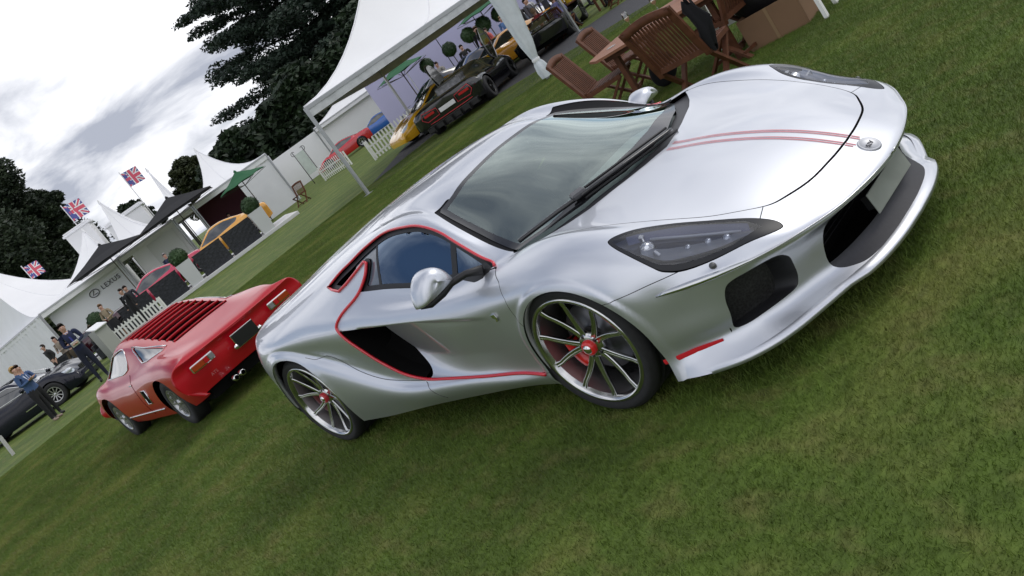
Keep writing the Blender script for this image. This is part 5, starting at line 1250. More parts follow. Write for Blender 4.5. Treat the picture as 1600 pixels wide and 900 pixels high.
# ------------------------------------------------------------------ far pavilion
def facade():
    P = pagoda('lexus_marquee' if False else 'corner_marquee', [xy(fac(0)), (-74, 8.2), (-72, 19), xy(fac(4.6, 6))], 3.0, (-59.5, 9.75, 8.4), 'large white marquee at the far left with wide sweeping roof', poles=True, sag=2.3, n=16, valm=PVC)
    wall_panel('marquee_wall', xy(fac(0, .1)), (-74, 8.35), 0, 2.95, PVCW, 'wrinkled white tent side wall behind the man in the navy suit', wave=.05)
    for s0, s1, b1, pk, lab in ((0, 4.75, 7, (-51.0, 14.0, 5.4), 'white marquee with the car maker lettering on its wall'), (4.75, 8.2, 6, (-49.4, 15.2, 6.1), 'white pagoda tent with a narrow peak, between the two flags'), (8.2, 9.4, 6, (-47.4, 17.75, 6.0), 'white pagoda tent with peak behind the black parasols'), (9.4, 14.2, 8, (-47.6, 20.9, 5.5), 'white pagoda tent over the maroon room, left of the cedar')):
        pagoda('pagoda_tent', [xy(fac(s0+.05)), xy(fac(s1-.05)), xy(fac(s1-.05, b1)), xy(fac(s0+.05, b1))], 3.05, pk, lab, valm=PVC, sag=2.6 if pk[2] > 5.45 else 2.2, group='pagoda tents of the far pavilion')
    w = wall_panel('back_wall', xy(fac(.2, .6)), xy(fac(4.7, .6)), 0, 2.9, mat('sign_wall_white', (.84, .85, .90), rough=.5, nscale=.6, namp=.03), 'white wall carrying black lettering and an oval emblem', cat='wall')
    a = fac(.3, .55); M = Matrix.Translation(fac(3.55, .56, 2.28)) @ Matrix((FD, Vector((0, 0, 1)), FN)).transposed().to_4x4()
    INK = mat('sign_ink', (.02, .02, .03), rough=.5)
    sg = empty('wall_sign', (0, 0, 0), 0, 'black LEXUS lettering with round L emblem on the white wall', 'sign'); txt_curve('LEXUS', M @ Matrix.Translation((.15, 0, 0)), .36, .02, INK, sg, 'lettering', sp=1.12)
    ring = [Vector((-.85+.26*cos(t), .19*sin(t), .01)) for t in np.linspace(0, 2*pi, 30, endpoint=False)]; MB().tube([M @ p for p in ring], .022, 6, closed=True).build('emblem_ring', INK, sg)
    MB().tube([M @ Vector(p) for p in ((-.80, .15, .01), (-.96, -.07, .01), (-.70, -.07, .01))], .022, 6).build('emblem_letter', INK, sg)
    wall_panel('room_wall', xy(fac(5.45, .1)), xy(fac(8.15, .1)), 0, 3.0, PVC, 'white panelled tent wall behind the pink sports car', cat='wall')
    MB().box(tuple(fac(7.1, .04, 1.95)), (.02, 1.6, 1.5), Matrix.Rotation(atan2(FD.y, FD.x)-pi/2, 3, 'Z')).build('projection_screen', mat('screen_grey', (.66, .67, .66), rough=.5))
    tag(bpy.data.objects['projection_screen'], 'pale grey rectangular panel hung on the white tent wall', 'panel')
    wall_panel('room_wall', xy(fac(9.3, 3.5)), xy(fac(13.5, 3.5)), 0, 2.9, mat('maroon_wall', (.16, .045, .075), rough=.7), 'maroon back wall of the open tent behind the yellow car', cat='wall')
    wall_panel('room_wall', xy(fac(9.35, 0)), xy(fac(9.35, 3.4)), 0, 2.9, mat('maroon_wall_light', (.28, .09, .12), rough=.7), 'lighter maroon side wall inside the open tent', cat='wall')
    wall_panel('tent_side', xy(fac(12.0, .05)), xy(fac(14.2, .05)), 0, 2.95, PVCW, 'white tent wall to the right of the maroon room', cat='wall', wave=.02)
    wall_panel('site_wall', (-59.3, 30.0), (-51.5, 41.5), 0, 2.8, PVC, 'long plain white boundary wall below the cedar', cat='wall')
    wall_panel('site_wall', xy(fac(14.25, .1)), (-59.3, 29.9), 0, 2.85, PVCW, 'white wall running back from the tent to the boundary wall', cat='wall')
    # black parasols in front of the pavilion
    BC = mat('black_fabric', (.012, .012, .014), rough=.85)
    for s, lab in ((4.75, 'left one of two wide black parasols before the pavilion'), (8.75, 'right one of two wide black parasols before the pavilion')):
        c = fac(s, -1.6); parasol('black_parasol', (c.x, c.y, 0), 3.0, 3.2, BC, lab, n=4, apex=.82, rot=atan2(FD.y, FD.x)+pi/4, group='black parasols')
    GC = mat('green_canvas', (.012, .10, .035), rough=.8)
    parasol('green_parasol', (-39.9, 18.2, 0), 1.45, 2.45, GC, 'green garden parasol in front of the white tent, near the left topiary ball', n=8, apex=.62, group='green parasols')
    # flags and towers
    for k, (x, y, zt, w, lab, rz) in enumerate(((-58.2, 20.6, 7.7, 1.1, 'large union flag hanging above the tent peaks, right of the other flag', .5), (-60.3, 16.9, 8.1, 1.2, 'large union flag tilted beside the big dark tree', .5), (-63.5, 13.3, 6.5, 1.0, 'small union flag showing above the left marquee roof', .5))):
        flag((x, y, 0), zt, w, lab)
    for (x, y, w, z0, z1, lab) in ((-57.8, 18.9, 2.6, 2.5, 5.25, 'white flat-topped kiosk with cornice between tent peaks'), (-60.0, 16.7, 1.7, 2.5, 6.3, 'white tower block under the left flag')):
        r = empty('white_kiosk', (x, y, 0), radians(64), lab, 'kiosk'); MB().box((0, 0, z1/2), (w, 1.8, z1), None, bev=.02).build('wall', PVC, r); MB().box((0, 0, z1+.06), (w+.25, 2.05, .14), None, bev=.03).build('cornice', PVCW, r); MB().box((0, 0, z1+.2), (w+.05, 1.85, .1)).build('parapet', PVC, r)
def flag(loc, zt, w, label):
    r = empty('union_flag', loc, radians(62), label, 'flag', 'union flags above the tents'); MB().tube([Vector((0, 0, 0)), Vector((0, 0, zt+.15))], .035, 8).build('flagpole', mat('white_pole', (.7, .7, .7), rough=.4), r)
    h = w*.95; Mt = lambda nm, c: mat(nm, c, rough=.8)
    def cl(x, z, d): return Vector((x, .05*sin(x*4+z*2)+d, zt-h+z-.10*x))
    def strip(name, poly, d, m):
        P_ = []; n = 8
        a, b, c, e = [Vector(q) for q in poly]; rows = []
        for i in range(n+1):
            p = a.lerp(b, i/n); q = e.lerp(c, i/n); rows.append([cl(p.x, p.y, d), cl(q.x, q.y, d)])
        mb = MB(); mb.grid(rows); mb.grid([[Vector((v.x, v.y-2*d, v.z)) for v in rw] for rw in rows]); mb.build(name, m, r)
    B_, W_, Rd = Mt('flag_blue', (.09, .11, .34)), Mt('flag_white', (.85, .85, .85)), Mt('flag_red', (.68, .11, .16))
    strip('cloth', ((0, 0), (w, 0), (w, h), (0, h)), .003, B_)
    t = .15*h
    strip('saltire', ((0, t), (w-t, h), (w, h-t), (t, 0)), .010, W_); strip('saltire', ((0, h-t), (w-t, 0), (w, t), (t, h)), .012, W_)
    t = .06*h; strip('red_saltire', ((0, t), (w-t, h), (w, h-t), (t, 0)), .016, Rd); strip('red_saltire', ((0, h-t), (w-t, 0), (w, t), (t, h)), .018, Rd)
    strip('white_cross', ((0, h*.33), (w, h*.33), (w, h*.67), (0, h*.67)), .024, W_); strip('white_cross', ((w*.35, 0), (w*.65, 0), (w*.65, h), (w*.35, h)), .027, W_)
    strip('red_cross', ((0, h*.40), (w, h*.40), (w, h*.60), (0, h*.60)), .033, Rd); strip('red_cross', ((w*.41, 0), (w*.59, 0), (w*.59, h), (w*.41, h)), .036, Rd)
facade()
# display terrace with planters, dark woven screens and cars on it
K0 = Vector((-32.15, 9.35, 0)); KD = Vector((.36, .933, 0)).normalized(); KN = Vector((KD.y, -KD.x, 0)); krz = atan2(KD.y, KD.x)
def kp(t, b=0, z=0): return K0+KD*t-KN*b+Vector((0, 0, z))
o = MB().box(tuple(kp(-1.0, 2.2, .07)), (13.0, 4.6, .14), Matrix.Rotation(krz, 3, 'Z'), bev=.01).build('display_platform', mat('platform_white', (.66, .66, .66), rough=.6, nscale=2, namp=.06)); o['kind'] = 'structure'
RAT = mat('dark_rattan', (.022, .024, .03), rough=.6, nscale=18, namp=.7, bump=.9, bscale=26)
def screen(t, w, lab, b=.25, h=.92):
    c = kp(t, b, .14); r = empty('woven_screen', tuple(c), krz, lab, 'screen', 'dark woven screens along the terrace'); MB().box((0, 0, h/2), (w, .10, h), None, bev=.01).build('core', RAT, r)
    for i in range(9):
        z = h*(i+.5)/9; rows = [[Vector((x, -.062-.018*sin(x*18+i*pi), z+dz)) for x in np.linspace(-w/2, w/2, 26)] for dz in (-h/20, 0, h/20)]; MB().grid(rows).build('woven_band', RAT, r)
    MB().box((0, 0, h+.015), (w+.03, .13, .04)).build('top_rail', BLACK, r)
PLW = mat('planter_white', (.62, .63, .64), rough=.45); BOXG = leaf_mat('box_leaf', (.012, .035, .008), (.035, .08, .02))
def planter(t, lab, lab2, seed, b=.2, h=1.0, w=.62):
    c = kp(t, b, .14); r = empty('white_planter', tuple(c), krz, lab, 'planter', 'tall white planters'); M = None
    mb = MB(); a = w/2*.82; e = w/2; mb.add([(-a, -a, 0), (a, -a, 0), (a, a, 0), (-a, a, 0), (-e, -e, h), (e, -e, h), (e, e, h), (-e, e, h), (-e*.86, -e*.86, h), (e*.86, -e*.86, h), (e*.86, e*.86, h), (-e*.86, e*.86, h), (-e*.86, -e*.86, h-.1), (e*.86, -e*.86, h-.1), (e*.86, e*.86, h-.1), (-e*.86, e*.86, h-.1)],
       [(0, 1, 5, 4), (1, 2, 6, 5), (2, 3, 7, 6), (3, 0, 4, 7), (4, 5, 9, 8), (5, 6, 10, 9), (6, 7, 11, 10), (7, 4, 8, 11), (8, 9, 13, 12), (9, 10, 14, 13), (10, 11, 15, 14), (11, 8, 12, 15), (12, 13, 14, 15)], False); mb.build('pot', PLW, r)
    box_ball((c.x, c.y, .14+h-.05), .36, lab2, BOXG, seed=seed, group='clipped box balls on the terrace')
planter(.75, 'white tapered planter left of the yellow car', 'clipped box ball on the white planter left of the yellow car', 1)
planter(4.15, 'white tapered planter at the right end of the terrace', 'clipped box ball on the right-hand white planter', 2)
c = kp(-3.1, .9); box_ball((c.x, c.y, 1.0), .33, 'clipped box ball on the dark planter right of the lettering', BOXG, seed=3, group='clipped box balls on the terrace'); r = empty('dark_planter', (c.x, c.y, .14), krz, 'dark planter under the box ball beside the lettered wall', 'planter'); MB().box((0, 0, .43), (.5, .5, .86), None, bev=.02).build('pot', RAT, r)
for t, w, lab in ((1.78, 1.25, 'dark woven screen below the front of the yellow car'), (3.15, 1.3, 'dark woven screen below the tail of the yellow car'), (-.25, 1.2, 'dark woven screen left of the first white planter'), (-1.6, 1.3, 'dark woven screen below the pink car'), (-3.0, 1.2, 'dark woven screen right of the lectern'), (-4.5, 1.2, 'dark woven screen beside the lectern')): screen(t, w, lab, h=.92 if t > -2 else .8)
c = kp(2.9, 2.0, .30); simple_coupe('yellow_coupe', (c.x+KD.x*-1.6, c.y+KD.y*-1.6, .32), krz+pi, 'yellow sports coupe raised on the terrace behind the dark screens', paint('amber_paint', (.75, .36, .05)), H=1.28, W=.93)
for t in (.9, 4.2): pass
c = kp(-1.9, 2.0); simple_coupe('pink_coupe', (c.x, c.y, .30), krz+pi, 'pinkish red sports coupe on the terrace behind the picket fence', paint('crimson_paint', (.55, .03, .08)), H=1.28, W=.93)
c = kp(-4.9, 1.6); simple_coupe('dark_roadster', (c.x, c.y, .16), krz+pi, 'dark red low car partly hidden by screens left of the pink coupe', paint('dark_claret', (.05, .006, .012)), H=1.05, W=.90, hood=.7)
picket_fence(xy(kp(-2.9, -1.3)), xy(kp(-.7, -1.3)), 'short white picket fence behind the red classic coupe', 16, .66)
r = empty('lectern', (-28.6, 5.15, 0), radians(20), 'white information stand between the suited man and the terrace', 'stand'); MB().box((0, 0, .55), (.35, .55, 1.1), None, bev=.01).build('pedestal', mat('stand_grey', (.35, .36, .33), rough=.5), r); MB().box((.05, 0, 1.16), (.45, .55, .05), R3('Y', .35), bev=.01).build('sloping_top', PVC, r)
BLKW = (.010, .010, .012)
person((-32.0, 6.65, 0), radians(-40), 'blonde woman in black dress standing before the lettered wall', 'front', 1.70, top=(.30, .24, .16), legs=(.4, .25, .18), hair=(.20, .12, .06), female=True, skirt=BLKW, bare_legs=True)
person((-31.6, 7.45, 0), radians(-60), 'man in black suit standing right of the woman in black dress', 'stand', 1.72, top=BLKW, legs=BLKW, shirt=(.6, .6, .6))
person((-32.2, 5.95, 0), radians(-20), 'seated woman with long brown hair left of the black dress', 'sit', 1.72, top=(.05, .05, .04), legs=BLKW, hair=(.07, .05, .025), female=True, hairlong=True)
person((-29.4, 4.35, 0), radians(-30), 'seated man in brown jacket behind the navy suit', 'sit', 1.75, top=(.06, .045, .025), legs=BLKW, hair=(.03, .02, .015))
for x, y, lab in ((-32.25, 5.9, 'dark woven armchair under the woman with long brown hair'), (-29.45, 4.3, 'dark woven armchair under the man in brown jacket')):
    r = empty('woven_armchair', (x, y, 0), radians(-25), lab, 'armchair', 'dark woven armchairs'); MB().box((0, 0, .23), (.6, .6, .42), None, bev=.03).build('seat', RAT, r); MB().box((-.27, 0, .6), (.1, .6, .4), None, bev=.03).build('backrest', RAT, r)
    for s in (-1, 1): MB().box((0, s*.29, .52), (.6, .09, .2), None, bev=.02).build('armrest', RAT, r)
c = kp(.35, 4.2); person((c.x, c.y, .14), radians(-40), 'grey-haired man in dark jacket above the left box ball', 'stand', 1.72, top=(.02, .03, .07), legs=(.02, .02, .03), hair=(.3, .3, .3))
c = fac(10.6, 1.0); person((c.x, c.y, 0), radians(-40), 'dark-haired woman in pale top inside the maroon room', 'stand', 1.65, top=(.5, .45, .42), hair=(.01, .01, .01), female=True, hairlong=True)
gc = garden_chair((-34.6, 17.4, 0), radians(-60), 'slatted wooden chair alone on grass right of the terrace planter', slats=9)
# ------------------------------------------------------------------ marquee over the car line
pagoda('open_marquee', [(-16.95, 9.35), (-15.5, 17.7), (-18.4, 24.5), (-24.3, 17.5)], 2.66, (-19.0, 18.6, 9.0), 'open-sided white marquee with metal legs over the line of supercars', val=.30, sag=1.75, n=16, cat='marquee')
r = empty('tied_curtain', (-11.35, 11.35, 0), 0, 'white canvas curtain gathered and tied to a marquee leg', 'curtain')
MB().beam((-.06, 0.06, 0), (-.06, .06, 3.2), .06, .06, (1, 0, 0)).build('pole', TPOLE, r)
rows = []
for z, w, dx in ((3.2, .55, .5), (2.6, .42, .36), (2.0, .30, .25), (1.4, .24, .14), (.9, .18, .06), (.58, .10, 0), (.50, .07, 0), (.40, .13, .01), (.22, .17, .02), (.06, .15, .03)):
    rows.append([Vector((dx*.3+w*cos(a)*(1+.22*sin(5*a+z*2)), dx*.5+w*.6*sin(a)*(1+.25*sin(4*a+z)), z)) for a in np.linspace(0, 2*pi, 40, endpoint=False)])
MB().grid(rows, closed=True).build('curtain', mat('curtain_canvas', (.66, .70, .73), rough=.55, nscale=6, namp=.1, bump=.5, bscale=9), r); MB().lathe([(.085, -.04), (.10, 0), (.085, .04)], Matrix.Translation((0, 0, .5)), 14).build('tie_band', PVC, r)
# lilac hoarding, tall dark hedge behind, topiary and parasols in front
LIL = mat('lilac_board', (.50, .48, .70), rough=.7, nscale=.5, namp=.04)
r = empty('lilac_hoarding', (0, 0, 0), 0, 'long lilac display wall behind the line of supercars', 'wall')
A_, B_ = Vector((-33.6, 23.2, 0)), Vector((-25.0, 35.0, 0))
for i in range(7): wall_panel('panel', xy(A_.lerp(B_, i/7+.0015)), xy(A_.lerp(B_, (i+1)/7-.0015)), 0, 3.0, LIL, None, parent=r)
LD = leaf_mat('dark_leaf', (.006, .016, .006), (.022, .045, .014)); LC = leaf_mat('cedar_leaf', (.008, .020, .012), (.028, .052, .030)); LP = leaf_mat('pine_leaf', (.008, .018, .008), (.032, .050, .020))
for i, (x, y, R_) in enumerate(((-29.5, 23.8, .33), (-28.75, 24.8, .33), (-28.1, 25.65, .35), (-27.6, 26.3, .36), (-27.1, 26.95, .33))):
    box_ball((x, y, 0), R_, ('leftmost', 'second', 'third', 'fourth', 'rightmost')[i]+' standard topiary ball before the lilac wall', BOXG, stem=1.55, seed=10+i, group='standard topiary trees by the lilac wall')
GC = MATS['green_canvas']
parasol('green_parasol', (-29.9, 22.7, 0), 1.35, 2.22, GC, 'green parasol before the lilac wall at its left', apex=.5, group='green parasols')
parasol('green_parasol', (-27.4, 26.4, 0), 1.3, 2.35, GC, 'green parasol before the lilac wall further right', apex=.5, group='green parasols')
# far marquee with a diamond sign
pagoda('pagoda_tent', [(-56.3, 33.6), (-52.7, 39.0), (-57.0, 42.6), (-60.6, 37.2)], 2.95, (-55.3, 38.5, 4.8), 'small white tent with a red diamond sign on its wall', valm=PVC, sag=1.6)
wall_panel('tent_wall', (-57.7, 35.2), (-54.2, 40.5), 0, 2.9, PVC, 'white tent wall carrying the red diamond sign')
M = Matrix.Translation((-46.0, 31.15, 2.05)); dd = (Vector((-54.2, 40.5, 0))-Vector((-57.7, 35.2, 0))).normalized(); nn = Vector((dd.y, -dd.x, 0)); MM = Matrix.Translation((-55.85, 37.85, 2.1)) @ Matrix((dd, Vector((0, 0, 1)), nn)).transposed().to_4x4()
r = empty('diamond_sign', (0, 0, 0), 0, 'red diamond emblem with white band on the far tent wall', 'sign'); MB().prism([(-.55, 0), (0, -.62), (.55, 0), (0, .62)], .03, MM, .05).build('diamond', mat('sign_red', (.45, .05, .09), rough=.5), r); MB().box((0, 0, 0), (.5, .11, .02)).build('band', PVC, r).matrix_local = MM @ Matrix.Translation((0, 0, .09))
o = MB().box((0, 0, 0), (.8, 1.0, .05), None).build('dark_window', mat('window_dark', (.05, .03, .04), rough=.3)); o.matrix_world = MM @ Matrix.Translation((-1.9, -.35, .08)); tag(o, 'small dark window in the far tent wall', 'window')
o = MB().box((0, 0, 0), (3.2, .06, .55), None).build('blue_banner', mat('banner_blue', (.04, .10, .30), rough=.6)); o.location = (-51.8, 39.3, 3.5); o.rotation_euler = (0, 0, radians(57)); tag(o, 'blue banner above the far tent eave', 'banner')
r = empty('sign_stand', (-47.4, 26.2, 0), radians(57), 'freestanding banner with curled metal brackets before the white wall', 'sign'); 
for s in (-1, 1): MB().tube([Vector((s*.35, 0, 0)), Vector((s*.35, 0, 2.3))], .03, 6).build('post', mat('post_dark', (.08, .08, .08)), r)
MB().box((0, 0, 1.35), (.62, .03, 1.5)).build('banner', mat('banner_pale', (.58, .64, .60), rough=.6, nscale=3, namp=.15), r)
for s in (-1, 1): MB().tube([Vector((s*(.35+.14*cos(a)), 0, 2.2+.14*sin(a))) for a in np.linspace(-2, 2.6, 14)], .02, 5).build('bracket', mat('post_dark', (.08, .08, .08)), r)
r = empty('floodlight_mast', (-66.8, 37.1, 0), 1.0, 'thin mast with two floodlights behind the white boundary wall', 'lamp'); MB().tube([Vector((0, 0, 0)), Vector((0, 0, 4.5))], .05, 6).build('mast', TPOLE, r); MB().beam((-.8, 0, 4.5), (.8, 0, 4.5), .06, .06).build('crossbar', TPOLE, r)
for s in (-1, 1): MB().box((s*.7, 0, 4.6), (.5, .15, .28), None, bev=.02).build('floodlight', BLACK, r)
picket_fence((-40.6, 22.5), (-37.2, 22.3), 'white picket fence left, in front of the red and blue cars', 15, .82); picket_fence((-27.0, 16.9), (-25.9, 18.9), 'white picket fence right, by the yellow coupe', 15, .82)
# ------------------------------------------------------------------ line of supercars
CY = paint('yellow_paint', (.80, .42, .015)); CB = paint('black_paint', (.006, .006, .008), .12); CG = paint('grey_paint', (.06, .065, .075), .2, .5); CBL = paint('blue_paint', (.02, .05, .16), .2); CR = paint('red_paint', (.50, .012, .02)); CBB = paint('bright_blue_paint', (.02, .12, .45)); CW = paint('white_paint', (.7, .7, .7))
def black_extra(root, sk):
    RT = mat('red_accent', (.45, .02, .03), rough=.4)
    MB().box((-3.52, 0, .28), (.25, 1.72, .16), None, bev=.02).build('diffuser', mat('carbon_dark', (.01, .01, .01), rough=.35), root)
    for i in range(5): MB().box((-3.66, -.6+.3*i, .26), (.22, .02, .17)).build('diffuser_fin', mat('carbon_dark', (.01, .01, .01)), root)
    MB().box((-3.56, 0, .60), (.03, .52, .12), None, bev=.004).build('number_plate', mat('plate_white', (.7, .7, .68), rough=.4), root)
    for s in (-1, 1):
        MB().tube([Vector((-3.55, s*y, z)) for y, z in ((.32, .52), (.32, .72), (.80, .78), (.86, .62), (.74, .50))], .013, 5, closed=True).build('red_outline', RT, root)
        MB().box((-3.53, s*.60, .66), (.04, .34, .07), None, bev=.01).build('tail_lamp', mat('lamp_red', (.45, .01, .015)), root)
    MB().tube([Vector((-3.45, -.9, .42)), Vector((-3.56, -.5, .41)), Vector((-3.56, .5, .41)), Vector((-3.45, .9, .42))], .012, 5).build('red_outline', RT, root)
    # raised scissor doors and open engine lid
    for s in (-1, 1):
        P_ = crom([(-.35, .78), (-.2, 1.15), (-.35, 1.62), (-.75, 1.78), (-.95, 1.45), (-.85, 1.0), (-.55, .82)], 4, closed=True); rows = [[Vector((x, s*(.86+.10*(z-.8)), z)) for x, z in P_], [Vector((x, s*(.92+.10*(z-.8)), z)) for x, z in P_]]
        mb = MB(); mb.grid(rows, closed=True); mb.add(rows[0], [tuple(range(len(P_)))], False); mb.add(rows[1], [tuple(range(len(P_)))], False); mb.build('raised_door', CB, root)
        MB().tube(rows[1], .014, 5, closed=True).build('door_edge', mat('edge_silver', (.5, .5, .52), rough=.3, metal=.8), root)
    MB().box((-2.4, 0, .98), (.7, .8, .25), None, bev=.03).build('engine', mat('engine_metal', (.2, .2, .21), rough=.4, metal=.8, nscale=12, namp=.5), root)
    return sk
hd = radians(119)
simple_coupe('black_supercar', (-18.05, 15.75, 0), hd, 'black supercar seen from behind with doors raised and red outlines', CB, H=1.18, W=1.06, hood=.8, deck=.92, extra=black_extra, rim=mat('wheel_dark', (.05, .05, .05), rough=.3, metal=.9))
def track_extra(root, sk):
    RT = MATS['red_accent']
    MB().tube([Vector((-.6, -.35, 1.0)), Vector((-.75, -.33, 1.32)), Vector((-.75, .33, 1.32)), Vector((-.6, .35, 1.0))], .03, 8).build('roll_bar', mat('edge_silver', (.5, .5, .52)), root)
    for s in (-1, 1):
        MB().beam((-2.2, s*.3, .4), (-2.65, s*.75, .42), .04, .05).build('wishbone', RT, root); MB().beam((-2.9, s*.3, .5), (-2.65, s*.75, .45), .04, .05).build('wishbone', RT, root)
    MB().box((-3.3, 0, 1.0), (.3, 1.6, .03), None, bev=.01).build('rear_wing', CB, root)
    for s in (-1, 1): MB().box((-3.3, s*.5, .9), (.12, .02, .2)).build('wing_strut', CB, root)
    return sk
simple_coupe('track_car', (-18.2, 20.3, 0), hd, 'black open track car with red suspension arms behind the raised-door car', CB, H=1.0, W=.85, hood=.62, deck=.74, R=.36, extra=track_extra, rim=mat('wheel_dark', (.05, .05, .05)))
hq = radians(-107)
simple_coupe('yellow_supercar', (-21.5, 15.3, 0), hq, 'yellow supercar with silver roof arch behind the black supercar', CY, H=1.2, W=.97)
simple_coupe('grey_coupe', (-26.9, 19.9, 0), hq, 'dark grey coupe with silver wheels before the lilac wall', CG, H=1.32, W=.94, hood=.86, deck=1.0)
simple_coupe('blue_coupe', (-24.6, 20.2, 0), hq, 'dark blue coupe in the middle of the supercar line', CBL, H=1.25, W=.94)
simple_coupe('white_coupe', (-25.6, 24.6, 0), hq, 'white-roofed coupe at the back of the supercar line', CW, H=1.28, W=.94, hood=.82)
simple_coupe('yellow_coupe', (-22.4, 20.0, 0), hq, 'yellow coupe half hidden beyond the raised black doors', paint('orange_paint', (.75, .33, .02)), H=1.22, W=.94)
simple_coupe('white_coupe', (-22.6, 25.2, 0), hq, 'pale coupe furthest right by the tied curtain', paint('cream_paint', (.55, .56, .5)), H=1.2, W=.94)
simple_coupe('red_coupe', (-50.3, 29.3, 0), radians(-125), 'bright red sports coupe before the far white wall', CR, H=1.22, W=.96)
simple_coupe('bright_blue_coupe', (-51.2, 33.6, 0), radians(-125), 'bright blue sports coupe behind the red one at the far tent', CBB, H=1.22, W=.96)
person((-23.5, 21.85, 0), radians(-60), 'man in black suit among the supercars, facing the camera', 'stand', 1.95, top=BLKW, legs=BLKW, hair=(.12, .08, .05), shirt=(.6, .6, .62))
person((-50.0, 37.0, 0), radians(-60), 'left one of two people in black beside the far tent', 'stand', 1.85, top=(.01, .01, .03), legs=BLKW); person((-49.4, 37.6, 0), radians(-90), 'right one of two people in black beside the far tent', 'crossed', 1.75, top=BLKW, legs=BLKW)
for i, (x, y, c, lab) in enumerate(((-24.6, 23.0, (.4, .05, .05), 'visitor in red top behind the supercars'), (-25.7, 22.7, (.02, .02, .02), 'visitor in dark coat left of the suited man by the supercars'), (-23.4, 24.3, (.02, .02, .02), 'visitor in black by the rightmost topiary'), (-22.6, 24.0, (.1, .1, .12), 'visitor in charcoal clothes near the curtain'))): person((x, y, 0), radians(-70+25*i), lab, 'stand', 1.7, top=c, legs=BLKW)
# ------------------------------------------------------------------ diners beyond the track
tb = empty('garden_table', (-17.3, 20.3, 0), .4, 'wooden garden table with diners beyond the track', 'table', 'wooden garden tables')
for i in range(8): MB().box((0, -.42+.12*i, .735), (1.7, .105, .03)).build('table_slat', WOOD, tb)
for sx in (-1, 1):
    for sy in (-1, 1): MB().box((sx*.7, sy*.35, .36), (.07, .07, .72)).build('leg', WOOD, tb)
D = ((-16.75, 18.85, 1.7, (.25, .25, .5), (.12, .08, .05), 'diner in blue checked shirt with back to the camera'), (-17.9, 19.1, 2.0, (.35, .05, .06), (.3, .2, .12), 'diner in red top left of the checked shirt'), (-18.3, 21.3, -1.0, (.75, .5, .03), (.05, .03, .02), 'diner in bright yellow top across the table'), (-15.7, 20.3, 3.0, (.02, .02, .05), (.4, .3, .2), 'diner in dark clothes right of the tent leg'), (-16.6, 21.6, -1.8, (.5, .5, .5), (.03, .02, .02), 'diner in pale shirt at the far side of the table'))
for x, y, a, c, hc_, lab in D: person((x, y, 0), a, lab, 'sit', 1.74, top=c, legs=(.02, .02, .03), hair=hc_)
for i, (x, y, a, c, hc_, lab) in enumerate(D): copy_thing(gc, (x, y, 0), a, 'slatted wooden chair under the '+lab[:lab.index(' ', 12)] if False else 'slatted wooden chair holding the '+' '.join(lab.split()[:5]))
for i, (x, y, a, lab) in enumerate(((-14.6, 18.9, 1.2, 'empty slatted chair right of the tent leg'), (-14.2, 20.4, 2.4, 'second empty slatted chair beyond the track'))): copy_thing(gc, (x, y, 0), a, lab)
# ------------------------------------------------------------------ near garden table and chairs
garden_chair((-3.95, 4.58, 0), radians(15), 'empty slatted wooden chair on the left, nearest the marquee', slats=11).rotation_euler = (0, 0, radians(22))
garden_chair((-4.15, 5.45, 0), radians(18), 'empty slatted wooden chair behind the table corner, second from the left', slats=11)
garden_chair((-2.15, 3.72, 0), radians(93), 'dark slatted wooden chair with its back to the silver car', slats=13)
garden_chair((-2.35, 4.72, 0), radians(172), 'slatted wooden chair seen edge-on at the right of the table', slats=12)
tb = empty('garden_table', (-2.98, 4.88, 0), radians(8), 'octagonal wooden garden table with wine glasses on it', 'table', 'wooden garden tables')
oc = [(-.95, -.35), (-.70, -.60), (.70, -.60), (.95, -.35), (.95, .35), (.70, .60), (-.70, .60), (-.95, .35)]
for i in range(10):
    y0, y1 = -.60+.12*i+.003, -.60+.12*(i+1)-.003; lx = lambda y: .95 if abs(y) < .35 else .95-(abs(y)-.35); MB().prism([(-lx(y0), y0), (lx(y0), y0), (lx(y1), y1), (-lx(y1), y1)], .028, None, .715).build('table_slat', WOODT, tb)
MB().box((0, 0, .68), (1.4, .9, .06)).build('apron', WOOD, tb)
for sx in (-1, 1):
    for sy in (-1, 1): MB().box((sx*.6, sy*.38, .34), (.06, .06, .68)).build('leg', WOOD, tb)
for x, y, z, f, lab in ((-3.62, 5.02, .745, 1, 'leftmost wine glass on the table'), (-3.30, 5.15, .745, 1, 'wine glass right of the leftmost one'), (-3.08, 5.28, .745, 1, 'third wine glass, near the chair rail'), (-2.55, 4.95, .745, 1, 'wine glass behind the dark chair rail'), (-2.45, 5.15, .745, 0, 'empty wine glass at the back of the table')): wine_glass((x, y, z), lab, f)
o = MB().box((0, 0, 0), (.10, .055, .006)).build('phone', mat('phone_glass', (.5, .5, .5), rough=.1)); o.location = (-3.62, 4.55, .748); tag(o, 'small pale card lying near the table corner', 'card')
r = empty('black_coat', (-2.15, 3.75, 0), radians(93), 'black coat hung over the right side of the dark chair', 'coat')
rows = []
for z, w, t in ((.88, .04, .02), (.80, .07, .03), (.66, .075, .04), (.52, .07, .035), (.42, .04, .02)): rows.append([Vector((-.20+t*cos(a)*1.4*(1+.2*sin(3*a)), -.33+w*sin(a)*(1+.3*sin(4*a+z*13))+.03*sin(z*17), z+.03*sin(3*a))) for a in np.linspace(0, 2*pi, 36, endpoint=False)])
MB().grid(rows, closed=True).build('cloth', mat('coat_black', (.008, .008, .01), rough=.95), r)
r = empty('black_coat', (-3.9, 5.2, 0), 0, 'black bag and coat bundled under the table corner', 'coat'); mb = MB(); mb.ball((.35, -.2, .20), (.16, .15, .19), 22, 16); mb.v = [(x*(1+.10*sin(9*y+7*z)), y*(1+.12*sin(11*z+x*8)), z) for x, y, z in mb.v]; mb.build('cloth', MATS['coat_black'], r)
